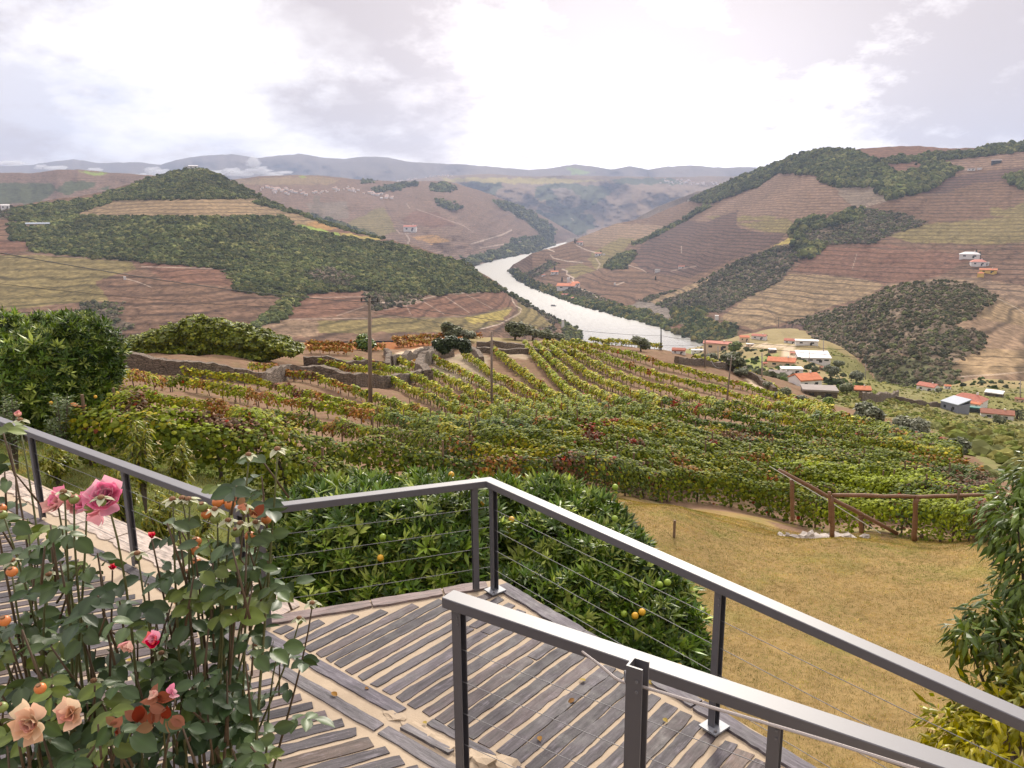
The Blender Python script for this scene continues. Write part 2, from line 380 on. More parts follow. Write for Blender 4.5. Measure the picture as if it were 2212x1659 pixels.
hill('LB',[(-60,374,3900),(0,373,3900),(70,374,3900),(125,367,3900),(170,366,3900),(240,373,3900),(320,378,3900),(400,386,3900),(560,400,3900)],[(-60,480,3100),(560,480,3100)],-600,560,
 [('forest',z1((-150,300),(330,305),(360,350),(250,430),(-150,450))),('forest',z1((350,350),(420,290),(610,300),(600,330),(480,360),(430,385))),('forest',z1((620,345),(700,320),(700,345))),('green',z1((480,225),(700,245),(600,260))),('pinky',z1((-100,250),(200,230),(450,225),(300,300),(0,300)))],base='pinky',step=3,rows=70,relief=.04,seed=12)
hill('LC',[(440,392,4600),(520,386,4600),(560,381,4600),(620,378,4700),(700,379,4800),(760,387,4900),(860,392,5000),(960,391,5200),(985,396,5300),(1050,416,5400),(1100,436,5600),(1150,455,6000),(1200,482,6600),(1250,511,7300),(1262,518,None)],
 [(440,640,2500),(900,600,2800),(1020,576,None),(1075,560,None),(1150,546,None),(1200,528,None),(1240,519,None),(1262,518.5,None)],440,1262,
 [('tan',z2((200,230),(700,205),(860,230),(820,260),(240,265))),('green',z2((595,205),(630,205),(655,222),(610,222))),('forest',z2((980,225),(1100,215),(1110,235),(990,260))),
  ('forest',z2((1060,290),(1120,270),(1340,240),(1330,270),(1180,300),(1090,310))),('forest',z2((1430,260),(1540,250),(1595,290),(1500,310),(1440,300))),('forest',z2((1470,355),(1540,365),(1645,410),(1540,425),(1480,400))),
  ('forest',z2((1820,350),(1990,380),(2110,460),(2212,540),(2212,600),(2150,600),(2080,530),(1960,450),(1860,400))),('grey',z2((640,380),(900,370),(920,480),(700,480))),('scrub',z2((690,330),(730,330),(740,450),(700,500),(670,440))),
  ('olive',z2((880,520),(1130,400),(1180,470),(1220,560),(1080,600),(960,570))),('red',z2((1330,430),(1480,440),(1600,520),(1450,540),(1240,490))),('orange',z2((1310,600),(1440,575),(1560,620),(1440,640))),
  ('bank',z2((1880,670),(1960,600),(2080,590),(2212,600),(2212,640),(2100,690),(1870,725),(1690,770),(1600,750),(1700,710),(1850,730))),('forest',z2((560,420),(900,520),(1080,590),(1000,590),(700,500),(560,440))),
  ('bank',z2((1640,740),(1900,660),(1950,700),(1690,775))),
  ('line',z2((1690,640),(1790,610),(1890,580),(1950,550)),1.4),('line',z2((1750,665),(1900,640),(2060,615)),1.2),('line',z2((1620,745),(1700,725),(1780,700)),1.2),('line',z2((1280,580),(1300,610),(1290,640)),1.4),('line',z2((1215,545),(1240,575),(1330,570)),1),('line',z2((1280,380),(1300,410)),1),('line',z2((1150,400),(1200,490),(1350,530),(1640,520)),.8,'dark'),('line',z2((1350,420),(1640,520),(1700,560)),.7),('line',z2((1970,460),(1975,435),(2000,425)),1),
  ('line',z2((1430,635),(1560,640)),1,'dark'),('line',z2((1370,610),(1460,590)),1,'dark')],
 base='pinky',step=2.4,rows=170,relief=.05,rs=80,seed=21,jit=6)
# right-hand hills
hill('RH0',[(1200,520,6900),(1290,505,6200),(1360,480,5400),(1421,446,5000),(1505,414,4700),(1560,408,4700),(1640,412,4700)],[(1200,540,6000),(1640,560,3800)],1200,1640,[],base='grey',step=3,rows=60,relief=.04,seed=33)
hill('RH',[(1100,581,None),(1108,572,3050),(1150,547,2800),(1200,533,2900),(1246,517,3300),(1256,512,3500),(1290,498,3700),(1334,482,3750),(1400,470,3800),(1440,452,3800),(1486,434,3800),(1520,417,3600),(1560,401,3400),(1600,383,3250),(1650,363,3100),(1700,345,2950),(1750,328,2800),(1800,322,2700),(1840,324,2650),(1860,321,2650),(1930,316,2600),(1985,315,2600),(2050,321,2550),(2130,318,2500),(2170,312,2450),(2300,304,2400)],
 [(1100,583,None),(1118,605,None),(1150,622,None),(1200,641,None),(1240,656,None),(1337,683,None),(1390,697,None),(1450,714,None),(1520,742,None),(1580,765,1250),(1700,770,1200),(1800,790,1150),(1900,800,1100),(2000,790,1100),(2300,790,1000)],1100,2620,
 [('pinky',z4((0,620),(170,540),(520,350),(660,265),(880,270),(1110,480),(760,570),(600,640),(300,720))),('lightbrown',z3((970,640),(1290,520),(1650,540),(1500,640),(1200,700),(1040,700))),
  ('dark',z4((0,560),(340,600),(560,650),(700,650),(640,720),(330,830),(100,930),(-200,900),(-300,800))),
  ('olive',z4((180,540),(640,540),(620,560),(300,580))),('olive',z4((400,590),(700,550),(760,600),(700,650),(560,640))),
  ('olive',z3((1100,740),(1300,640),(1430,640),(1200,860),(1120,870),(1060,800))),('olive',z3((880,870),(1010,830),(1120,880),(960,950))),
  ('forest',z4((70,440),(300,320),(600,180),(820,145),(900,105),(1040,105),(1220,170),(1380,260),(1450,270),(1560,200),(1700,200),(1780,250),(1600,370),(1350,435),(1310,345),(1010,355),(880,270),(660,262),(520,350),(370,405),(230,455))),
  ('red',z4((1110,130),(1300,85),(1900,90),(1700,150),(1250,175))),('forest',z4((1270,185),(1600,145),(1900,130),(2000,80),(2300,50),(2300,110),(1930,160),(1350,205))),
  ('red',z4((1350,212),(1560,205),(1560,250),(1450,262),(1380,245))),('pinky',z4((1700,195),(2212,130),(2212,230),(1780,250))),
  ('dark',z4((1540,400),(1700,300),(2100,240),(2212,230),(2212,300),(1900,330),(1700,400))),
  ('grey',z4((1000,358),(1300,346),(1345,435),(1170,490),(1110,470))),
  ('forest',z4((2110,290),(2300,250),(2300,400),(2180,350))),
  ('olive',z4((1990,480),(2090,500),(2300,420),(2300,550),(2000,540))),
  ('olive',z4((1280,650),(1600,590),(2300,530),(2300,700),(2000,720),(1500,710))),
  ('red',z4((740,890),(920,730),(1330,720),(1900,790),(1650,940),(1330,970),(1100,920))),
  ('scrub',z4((780,640),(1180,490),(1450,520),(1590,580),(1240,705),(930,722),(750,830),(690,930),(540,1020),(430,1060),(290,1150),(120,1150),(-100,1130),(-240,1080),(-80,1020),(50,1000),(400,820),(620,740),(830,705))),
  ('forest',z4((740,640),(830,590),(800,700),(930,720),(870,800),(780,760))),('forest',z4((1130,500),(1200,490),(1160,560),(900,620),(860,600))),('forest',z4((780,575),(950,540),(900,565),(800,590))),
  ('yellow',z4((600,735),(700,690),(770,655),(790,690),(700,720))),
  ('tan',z4((725,905),(1130,930),(1330,975),(1220,1050),(1000,1110),(860,1170),(500,1260),(270,1200),(450,1060),(700,930))),
  ('lightbrown',z4((1330,975),(1650,930),(1900,930),(2300,1000),(2300,1200),(1700,1100))),
  ('tan',z3((1520,1130),(1700,1050),(2000,950),(1900,1020),(1720,1090),(1560,1150))),
  ('dark',z3((2000,500),(2212,420),(2212,600),(1900,640),(1700,640))),
  ('forest',z3((1190,860),(1250,800),(1410,735),(1400,790),(1340,850),(1290,880))),('forest',z3((1410,700),(1420,680),(1700,550),(1820,480),(1990,375),(1990,400),(1740,540),(1540,640))),
  ('scrub',z3((590,900),(760,800),(830,830),(700,920),(640,950))),('bank',z3((450,880),(520,870),(640,960),(760,1000),(850,1040),(1100,1090),(1230,1130),(1400,1180),(1500,1180),(1700,1280),(1800,1300),(1950,1440),(1500,1300),(1280,1250),(900,1150),(640,1070),(540,990))),
  ('scrub',z3((800,1040),(1000,1020),(1150,1080),(1220,1130),(1000,1100))),('rock',z3((1380,1150),(1500,1120),(1700,1180),(1850,1230),(1700,1280))),('bank',z3((1700,1180),(1950,1180),(2000,1290),(2212,1290),(2212,1500),(1950,1460),(1740,1330))),
  ('red',z3((1700,1310),(1830,1300),(1790,1350),(1710,1345))),
  ('line',z3((750,700),(740,715),(800,740)),1.5),('line',z3((770,765),(790,790),(900,815),(1020,825)),1.3),('line',z3((860,875),(900,890),(895,915),(950,945),(940,960),(980,1000),(1000,1030),(1090,1060),(1120,1085),(1220,1130)),2.0),
  ('line',z3((970,690),(1040,725),(1120,748)),1.2),('line',z3((1120,790),(1155,840),(1130,880)),1.2),('line',z3((1360,840),(1480,880),(1510,900)),.9),('line',z3((1780,700),(1780,750)),.9),('line',z3((1270,1000),(1340,975)),1.3),('line',z3((1700,890),(1800,870),(1900,850)),.8),
  ('line',z3((490,860),(600,960),(640,970)),1),('line',z3((1380,1190),(1500,1220),(1560,1240)),.9),('line',z4((1150,780),(1120,880)),.8),('line',z4((600,840),(700,800)),.5),
  ('line',z4((545,1020),(560,1110),(640,1190)),.8,'dark'),('line',z4((700,890),(960,910),(1330,960)),1.2,'dark'),
  ('line',z4((1700,400),(1540,405),(1200,480)),1,'scrub'),('line',z4((2000,760),(2212,700)),1.2,'scrub'),('line',z4((1000,730),(1600,760)),1,'scrub'),('line',z4((1200,480),(1600,370),(1780,250),(1900,240)),.8,'path')],
 base='brown',step=2.0,rows=260,relief=.028,rs=110,seed=44,jit=5,bulge=-.1)
hill('RH2',[(1600,742,1250),(1680,708,1150),(1752,681,1100),(1837,659,1050),(1875,640,1000),(1936,616,950),(1980,608,930),(2031,605,920),(2089,609,900),(2154,638,880),(2212,667,860),(2300,720,840)],
 [(1600,760,1100),(1700,790,850),(1800,815,700),(1900,860,560),(2000,880,480),(2300,900,420)],1600,2560,
 [('scrub',z4((560,1220),(700,1180),(860,1165),(1110,1105),(1220,1045),(1400,975),(1680,940),(1850,950),(2040,1045),(1900,1170),(1770,1240),(1970,1290),(1940,1480),(1700,1530),(1200,1440),(900,1350),(830,1260),(640,1300))),
  ('tan',z4((2040,1045),(2300,1180),(2300,1260),(1880,1180))),('lightbrown',z4((1760,1240),(1880,1180),(2300,1270),(2300,1400),(1960,1380),(1970,1290))),('tan',z4((1700,1500),(1950,1380),(2300,1400),(2300,1540),(1800,1560))),
  ('dark',z4((630,1230),(830,1230),(800,1300),(640,1310))),('bank',z4((1200,1430),(1600,1430),(1800,1530),(1750,1640),(1300,1640))),
  ('line',z4((1300,1370),(1560,1460),(1640,1500),(1740,1560)),1.5,'lightbrown'),('line',z4((930,1390),(1200,1370),(1600,1460)),1,'lightbrown'),('line',z4((2212,1530),(2050,1545),(1800,1560)),1.0),('line',z4((2040,1060),(2160,1120),(2212,1160)),.9)],
 base='lightbrown',step=2.0,rows=170,relief=.035,rs=90,seed=55,jit=5)
# left hill
hill('LH',[(-60,450,1700),(0,450,1700),(50,442,1750),(120,430,1850),(170,424,1900),(235,412,1950),(255,405,1980),(300,392,2000),(345,378,2030),(385,367,2050),(410,365,2050),(440,366,2050),(475,380,2040),(505,394,2020),(545,412,1990),(565,426,1970),(600,440,1940),(642,457,1900),(700,478,1850),(760,499,1800),(830,516,1750),(900,532,1700),(942,548,1680),(1000,566,1650),(1040,590,1620),(1075,610,1600),(1100,632,1580),(1140,655,1540),(1180,677,1500),(1215,697,1460),(1246,716,1430),(1252,722,None)],
 [(-60,750,800),(600,740,830),(900,735,900),(1100,740,1050),(1200,752,1200),(1240,742,None),(1252,724,None)],-480,1252,
 [('olive',z1((-100,760),(200,760),(830,800),(860,850),(600,930),(700,1060),(500,1060),(0,1120),(-100,1100))),('forest',z1((550,410),(750,345),(900,290),(1130,215),(1290,205),(1400,240),(1660,400),(1240,405),(730,413),(620,450),(500,490),(470,500))),
  ('forest',z1((60,470),(150,450),(570,400),(735,413),(620,450),(500,492),(400,560),(60,540),(60,500))),('scrub',z1((-200,440),(60,450),(80,520),(-200,560))),
  ('tan',z1((510,495),(620,450),(740,415),(1240,405),(1660,402),(1870,490),(1800,510),(1400,512),(1000,518),(530,512))),('forest',z1((1590,430),(1660,400),(1890,490),(1860,492))),
  ('forest',z1((60,660),(60,590),(300,560),(420,520),(530,512),(1000,520),(1800,512),(1845,578),(2050,615),(2212,645))[:9]+z2((580,525),(860,592),(1180,630),(1450,710),(1640,750),(1750,850),(1920,935),(1740,948),(1400,965),(1010,940),(640,945),(480,975),(200,935),(140,860),(160,800))+z1((880,800),(600,780),(210,740),(60,665))),
  ('red',z1((-100,670),(200,670),(230,720),(0,760),(-100,760))),('forest',z1((60,560),(330,560),(320,660),(60,650))),
  ('tan',z2((510,455),(565,440),(720,490),(640,520),(580,515))),('orange',z2((640,515),(720,490),(880,540),(760,548))),('yellow',z2((870,570),(1130,605),(1100,612),(860,590))),('green',z2((580,516),(640,518),(860,575),(850,590),(640,545),(590,530))),('red',z2((830,545),(980,580),(860,570))),
  ('forest',z2((560,430),(590,432),(880,530),(1130,600),(1130,608),(850,540),(640,470))),
  ('scrub',z2((600,830),(760,780),(1000,850),(900,930),(660,880))),
  ('bank',z2((540,820),(640,860),(665,925),(560,1040),(480,1110),(330,1170),(300,1160),(440,1040),(500,960),(480,900))),
  ('red',z2((625,945),(1010,940),(1020,1010),(960,1060),(840,1095),(500,1118),(560,1040))),('scrub',z2((1010,930),(1400,965),(1380,1000),(1120,1060),(1060,1060),(1020,1010))),
  ('red',z2((1110,1065),(1390,1000),(1530,970),(1910,940),(1960,1030),(1700,1082),(1400,1105),(1080,1085))),('olive',z2((720,1130),(1050,1120),(1060,1210),(720,1200))),('yellow',z2((1640,1105),(1960,1040),(1900,1120),(1700,1150))),('olive',z2((1060,1110),(1640,1105),(1700,1150),(1900,1130),(1700,1200),(1060,1200))),
  ('lightbrown',z2((340,1150),(500,1120),(720,1130),(720,1230),(400,1220))),
  ('scrub',z1((510,1060),(780,1065),(710,1160),(870,1200),(700,1275),(590,1255),(510,1130))),('red',z1((890,805),(1450,850),(1490,960),(1040,930))),
  ('scrub',z2((1960,960),(2100,1030),(2212,1090),(2212,1200),(2050,1150))),('olive',z2((1980,1010),(2100,1060),(2212,1160),(2100,1180),(1900,1170),(1990,1070))),('bank',[(1200,690),(1216,688),(1250,712),(1246,735),(1222,745),(1216,712)]),
  ('bank',z2((1900,935),(2100,1010),(2212,1070),(2212,1095),(2080,1030),(1950,975))),
  ('line',z2((500,455),(530,480),(545,515)),1.4),('line',z2((545,515),(620,540),(800,575)),.8),('line',z2((1915,940),(1950,965),(1955,1000),(1975,1030),(2010,1050),(2000,1080),(1870,1150),(1750,1180)),1.5),('line',z2((1120,1012),(1380,990),(1530,955),(1750,945)),1.0),('line',z2((1140,1060),(1390,1005),(1100,1015)),.6),
  ('line',z2((1530,975),(1680,1075)),.8),('line',z2((1390,1005),(1520,1085)),.7),('line',z2((1280,1030),(1310,1090)),.7),('line',z2((1660,960),(1830,1050)),.6),('line',z2((620,980),(1000,975)),.6),('line',z2((840,1095),(960,1055),(1010,1040)),.7),('line',z2((500,1118),(1060,1110)),.8),('line',z2((1100,1095),(1400,1112),(1700,1095),(1950,1045)),1.6,'scrub'),
  ('line',z2((590,820),(650,865),(720,890)),.8),('line',z1((800,912),(870,930),(960,965)),1.0),('line',z1((900,835),(1100,840),(1440,850)),1.0),('line',z1((150,745),(450,775),(890,800)),.9,'grey'),('line',z1((780,1065),(810,1095),(1100,1085),(1700,1040)),1.1,'pinky'),('line',z1((1500,950),(1680,1000),(1790,1040)),.7,'dark'),
  ('line',z1((0,1120),(250,1090),(510,1062)),.8,'pinky'),('line',z1((730,415),(1240,406),(1660,400)),.9,'bank'),('line',z1((1100,1140),(1500,1130),(1700,1090)),.8,'dark')],
 base='brown',step=2.0,rows=260,relief=.03,rs=120,seed=66,jit=5,bulge=-.1)
G1=[(.080,.095,.036),(.108,.120,.046),(.058,.072,.030),(.15,.15,.062)]
G2=[(.125,.110,.070),(.090,.090,.052),(.155,.128,.092),(.070,.074,.042),(.11,.12,.055)]
G3=[(.075,.09,.032),(.11,.12,.045),(.05,.065,.027),(.17,.15,.06)]
woods('LH','dark evergreen scrub woodland covering the cone-shaped hill on the left',30000,3.3,G1,(1,3))
woods('LH','sparse dry bushes on the lower slopes of the left hill',1500,2.3,G2,(2,),hs=.8)
woods('RH','pine woodland along the crest of the right-hand ridge',13000,5.6,G1,(1,),hs=.95)
woods('RH','grey brown scrub on the diagonal spur of the right-hand ridge',5200,3.0,G2,(2,))
woods('RH','green riverside trees and bushes along the right bank',2200,3.8,G3,(3,),hs=.95)
woods('RH2','olive scrub covering the rounded hill behind the village',4300,1.6,G2,(2,3),hs=.8)
woods('LC','distant dark woodland patches on the middle hills',2600,9,G1,(1,3))
# river and base ground
def water():
    m,nt,b=newmat('river_water'); b.inputs['Base Color'].default_value=(.19,.18,.155,1); sy=nd(nt,'ShaderNodeSeparateXYZ'); nt.links.new(nd(nt,'ShaderNodeNewGeometry').outputs['Position'],sy.inputs[0]); mr=nd(nt,'ShaderNodeMapRange'); nt.links.new(sy.outputs[1],mr.inputs[0]); mr.inputs[1].default_value=1300; mr.inputs[2].default_value=2600; mr.inputs[3].default_value=.22; mr.inputs[4].default_value=.55; nt.links.new(mr.outputs[0],b.inputs['Roughness']); b.inputs['IOR'].default_value=1.33
    tc=nd(nt,'ShaderNodeNewGeometry').outputs['Position']; mp=nd(nt,'ShaderNodeMapping'); mp.inputs['Scale'].default_value=(1,.35,1); nt.links.new(tc,mp.inputs[0])
    f=noise(nt,.09,5,.6,mp.outputs[0]); bump(nt,b,f,.6,1.5); return m
npmesh('river',[(-2500,300,RIVER_Z),(3500,300,RIVER_Z),(3500,9000,RIVER_Z),(-2500,9000,RIVER_Z)],[(0,1,2,3)],water())['kind']='structure'
gb=npmesh('ground',[(-12900,-3000,-226),(12900,-3000,-226),(12900,15200,-226),(-12900,15200,-226)],[(0,1,2,3)],solid('far_ground',(.12,.10,.07),1,.3,.01)); gb['kind']='structure'
# low cloud clinging to the far ridge
mm=bpy.data.materials.new('mist_vapour'); mm.use_nodes=True; nt=mm.node_tree; nt.nodes.clear(); pv=nd(nt,'ShaderNodeVolumePrincipled'); pv.inputs['Color'].default_value=(1,1,1,1); pv.inputs['Density'].default_value=.014; ou=nd(nt,'ShaderNodeOutputMaterial'); nt.links.new(pv.outputs[0],ou.inputs['Volume'])
mb=MB()
for x,y,rx,rz in [(545,352,18,12),(556,368,30,9),(520,374,30,6),(590,376,26,5),(500,368,20,6),(345,372,26,7),(372,378,24,7),(330,366,18,6),(310,378,22,5),(470,372,22,5),(120,362,26,4),(90,360,16,5),(205,366,18,4),(615,372,20,3),(15,352,40,5)]:
    c=atY(x,y,10200); V,F=BLOBS[random.randrange(4)]; k=10200/FPX; mb.add([(c[0]+a*rx*k,c[1]+b*rx*k*.6,c[2]+z*rz*k) for a,b,z in V],F)
tag(mb.build('mist',mm,smooth=True),'low white cloud drifting before the blue ridge on the left','mist',kind='stuff')
# haze
mh=bpy.data.materials.new('haze_air'); mh.use_nodes=True; nt=mh.node_tree; nt.nodes.clear()
pv=nd(nt,'ShaderNodeVolumePrincipled'); pv.inputs['Color'].default_value=(.60,.73,1.0,1); pv.inputs['Density'].default_value=6e-5; pv.inputs['Anisotropy'].default_value=.0
ou=nd(nt,'ShaderNodeOutputMaterial'); nt.links.new(pv.outputs[0],ou.inputs['Volume'])
hb=MB(); hb.box((-13000,-3100,-227),(13000,15400,1450)); ho=hb.build('haze',mh); tag(ho,'pale haze filling the valley air','haze',kind='stuff')
# ================================================================== near ground (fan heightfield)
CP=[(75,935,17),(300,960,17),(600,1010,16.5),(450,1100,11.5),(1450,1090,19),(1800,1160,17.5),(2130,1165,17),(2400,1180,16.5),(1600,1600,8.6),(1950,1400,11.3),(1560,1300,13),
 (1400,1000,28),(1400,900,45),(1570,870,85),(1250,742,150),(1500,768,142),(1650,850,120),(1850,900,90),(2070,950,60),(2250,1030,34),(950,790,108),(700,790,90),(300,772,75),
 (850,772,104),(450,762,84),(600,742,125),(1000,728,155),(800,970,30),(500,930,30),(400,850,50),(1000,980,27),(812,880,57),(1062,905,54),(50,780,60),(-200,780,60),(-200,930,18),(1900,1030,30),(2200,1080,24),
 (1900,862,200),(1740,800,330),(2150,905,230),(2200,872,280),(2100,830,400),(1700,742,520),(1500,757,650),(1640,722,900),(1560,747,1120),(1800,752,520),(1960,842,300),(2300,840,400),(1850,775,470)]
fan_pts=[];fan_val=[]
for x,y,Y in CP:
    r=rays(x,y); fan_pts.append((r[0],math.log(Y))); fan_val.append(r[2])
def gz(x,Y,z): s=float(rays(x,800)[0]); fan_pts.append((s,math.log(Y))); fan_val.append(z/Y)
for x,Y,z in [(400,6,-6.0),(1000,6,-6.3),(1700,6,-6.4),(-200,6,-5.2),(2400,6,-6.5),(1000,3,-6.4),(0,3,-6),(2000,3,-6.5),(1100,10,-6.6),(800,10,-6.4),(-300,3,-5.8),(2500,3,-6.5),
  (300,200,-50),(300,400,-112),(300,900,-190),(600,200,-47),(600,450,-120),(600,1000,-200),(-200,150,-32),(-200,400,-100),(-200,900,-180),(1000,300,-75),(1000,600,-150),(1000,1100,-215),(1300,250,-62),(1300,500,-135),(1300,1100,-228),
  (1450,350,-78),(1500,1150,-226),(1800,680,-140),(1850,1000,-165),(2000,600,-150),(2000,1000,-190),(2200,650,-155),(2300,1100,-180),(1960,450,-122),(1650,1250,-190),(1100,1300,-232),(1450,21,-8.5),(1800,19.6,-8.7),(2130,19.2,-8.5),(1620,20.4,-8.6),(2400,19,-8.4),(1800,23,-9.6),(2130,22.5,-9.2)]: gz(x,Y,z)
fp=np.array(fan_pts)*np.array([2.2,1.0]); fv=np.array(fan_val)
def tps_k(d2): return .5*d2*np.log(d2+1e-9)
d2=((fp[:,None]-fp[None])**2).sum(-1); N=len(fp)
A=np.zeros((N+3,N+3)); A[:N,:N]=tps_k(d2)+np.eye(N)*2e-4; A[:N,N]=1; A[:N,N+1:]=fp; A[N,:N]=1; A[N+1:,:N]=fp.T
Wt=np.linalg.solve(A,np.concatenate([fv,[0,0,0]]))
def tanz(s,lY):
    q=np.stack([np.asarray(s)*2.2,np.asarray(lY)],-1); sh=q.shape[:-1]; q=q.reshape(-1,2); out=np.zeros(len(q))
    for a in range(0,len(q),20000):
        b=q[a:a+20000]; dd=((b[:,None]-fp[None])**2).sum(-1); out[a:a+20000]=tps_k(dd)@Wt[:N]+Wt[N]+b@Wt[N+1:]
    return out.reshape(sh)
NS,NL=420,560
gs=np.linspace(-1.1,1.1,NS); gl=np.linspace(math.log(2.6),math.log(1350),NL)
Lg,Sg=np.meshgrid(gl,gs,indexing='ij')
coarse_l=np.linspace(gl[0],gl[-1],150); coarse_s=np.linspace(-1.1,1.1,110)
TL,TS=np.meshgrid(coarse_l,coarse_s,indexing='ij'); TZ=tanz(TS,TL)
def bil(s,l):
    i=np.clip((np.asarray(l)-coarse_l[0])/(coarse_l[1]-coarse_l[0]),0,148.999); j=np.clip((np.asarray(s)-coarse_s[0])/(coarse_s[1]-coarse_s[0]),0,108.999)
    a=i.astype(int); b=j.astype(int); u=i-a; v=j-b
    return (TZ[a,b]*(1-u)*(1-v)+TZ[a+1,b]*u*(1-v)+TZ[a,b+1]*(1-u)*v+TZ[a+1,b+1]*u*v)
def gheight(x,y):
    x=np.asarray(x,float); y=np.maximum(np.asarray(y,float),2.6)
    z=bil(x/y,np.log(y))*y
    return z+fbm(x/3.1,y/3.1,91,3)*np.clip(y/60,.10,.8)+fbm(x/22,y/22,93,2)*np.clip((y-120)/60,0,6)
LYs=np.linspace(math.log(2.8),math.log(1340),1500)
def hit(px,py,h=0.0):
    """first ground point under image ray, raised by h"""
    r=rays(px,py); s=r[0]; Ys=np.exp(LYs); g=(gheight(s*Ys,Ys)+h)/Ys
    k=np.argmax(g>=r[2]) 
    if not (g>=r[2]).any(): return None
    Y=Ys[k]; return np.array([s*Y,Y,float(gheight(s*Y,Y))])
Yg=np.exp(Lg); Xg=Sg*Yg; Zg=gheight(Xg,Yg)
PXg,PYg=proj(np.stack([Xg,Yg,Zg],-1))
Gc=dict(lawn=(.30,.21,.09,.0),soil=(.22,.14,.09,0),grass=(.155,.17,.055,0),dry=(.30,.235,.12,0),path=(.36,.28,.20,0),yg=(.21,.195,.075,0),vfield=(.22,.24,.06,0),slope=(.22,.20,.09,0),red=(.30,.12,.05,0),stone=(.35,.3,.25,0),sand=(.55,.43,.31,0),field=(.25,.26,.09,0))
gcol=np.zeros(PXg.shape+(4,)); gcol[:]=Gc['dry']; gfm=np.zeros(PXg.shape,int)
jx=PXg+10*fbm(Xg/2,Yg/2,61,3); jy=PYg+8*fbm(Xg/2+5,Yg/2,62,3)
near=Yg<180
for kd,pts,lo,hi,code in [
 ('soil',[(100,760),(400,760),(700,740),(1500,740),(1700,800),(2150,980),(2300,1090),(2300,1150),(1700,1140),(1350,1070),(600,1000),(150,930),(100,850)],12,180,0),
 ('path',[(935,770),(990,765),(1030,755),(1060,775),(1045,810),(1090,830),(1040,835),(960,815),(930,800)],12,180,0),('path',[(1000,757),(1120,752),(1250,747),(1240,765),(1130,775)],12,180,0),
 ('grass',[(690,775),(830,785),(850,765),(915,760),(900,795),(830,800),(700,790)],12,180,0),('sand',[(850,765),(930,745),(920,790),(860,793)],60,180,0),
 ('grass',[(230,940),(330,955),(450,980),(650,1010),(700,1000),(700,1300),(-200,1300),(-200,900),(150,925)],3,24,5),('dry',[(100,915),(330,950),(560,985),(600,1005),(330,985),(180,960)],12,24,0),
 ('lawn',[(1000,1040),(1340,1064),(1480,1082),(1620,1106),(1700,1125),(1760,1155),(1900,1150),(2130,1160),(2500,1165),(2600,1900),(900,1900)],3,22.5,6),
 ('soil',[(1640,1112),(1730,1120),(1760,1158),(1700,1150)],12,22,0),('soil',[(1900,1150),(2300,1155),(2300,1172),(1900,1166)],12,22,0),
 ('slope',[(1700,820),(1860,870),(2000,905),(2080,940),(2500,1030),(2500,850),(1950,830),(1860,850),(1790,850)],36,420,7),('slope',[(1990,895),(2500,880),(2500,1090),(2200,1075),(2130,1005),(2060,955)],30,300,7),('slope',[(1700,815),(1860,850),(2000,885),(2100,935),(2060,952),(1990,920),(1850,887),(1760,862)],60,300,7),('yg',[(1790,745),(1960,840),(1900,860),(1800,800),(1780,770)],250,620,7),
 ('yg',[(2000,850),(2250,850),(2250,905),(2140,900),(2000,870)],150,480,7),('field',[(1605,775),(1680,765),(1690,790),(1625,805)],150,500,0),('field',[(1440,765),(1505,755),(1520,775),(1480,775)],150,700,0),
 ('sand',[(1600,740),(1690,742),(1690,752),(1600,750)],400,1100,0),('dry',[(1600,728),(1690,728),(1692,742),(1600,745)],400,1100,0),
 ('sand',[(1608,815),(1650,835),(1655,850),(1625,840)],100,300,0),('sand',[(1695,745),(1712,745),(1735,765),(1715,775),(1690,770)],300,700,0),('red',[(655,732),(760,728),(980,700),(1010,715),(1000,745),(830,755),(660,755)],90,300,0)]:
    mk=inpoly(jx,jy,pts)&(Yg>lo)&(Yg<hi); gcol[mk]=Gc[kd]; gfm[mk]=code
gcol[(Yg>450)&(PXg<1450)]=(.13,.11,.06,0); gfm[(Yg>180)&(gfm==0)&(PXg>1380)]=8
m,nt,b=newmat('hillside_ground'); a=nd(nt,'ShaderNodeAttribute',attribute_name='Col'); 
f1=noise(nt,1.3,6,.65); f2=noise(nt,14,4,.7); f3=noise(nt,.12,4,.6)
v=mth(nt,'ADD',mth(nt,'MULTIPLY',f1,.9),mth(nt,'ADD',mth(nt,'MULTIPLY',f2,.7),mth(nt,'MULTIPLY',f3,.5))); v=mth(nt,'SUBTRACT',v,.05)
vv=nd(nt,'ShaderNodeCombineXYZ'); [nt.links.new(v,vv.inputs[i]) for i in range(3)]
c=mixc(nt,1.0,a.outputs['Color'],vv.outputs[0],'MULTIPLY')
gr=ramp(nt,noise(nt,.8,5,.65),[(.5,(0,0,0)),(.68,(1,1,1))]); c=mixc(nt,mth(nt,'MULTIPLY',gr,.45),c,mixc(nt,1.0,c,(.62,1.0,.55),'MULTIPLY'))
nt.links.new(c,b.inputs['Base Color']); b.inputs['Roughness'].default_value=1; b.inputs['Specular IOR Level'].default_value=.05; bump(nt,b,f2,.5,.03)
GM=m
i=np.arange(NL-1)[:,None]*NS+np.arange(NS-1)[None]
fan=npmesh('ground',np.stack([Xg,Yg,Zg],-1).reshape(-1,3),np.stack([i,i+1,i+NS+1,i+NS],-1).reshape(-1,4),GM,col=gcol.reshape(-1,4),smooth=True); tag(fan,kind='structure')
ap=npmesh('ground',[(-40,-40,-6.9),(40,-40,-6.9),(40,4,-6.9),(-40,4,-6.9)],[(0,1,2,3)],GM,col=np.tile([.25,.2,.1,1],(4,1))); tag(ap,kind='structure')
HILLS['fan']=dict(P=np.stack([Xg,Yg,Zg],-1)[::-1],fm=gfm[::-1],PX=PXg[::-1],PY=PYg[::-1])
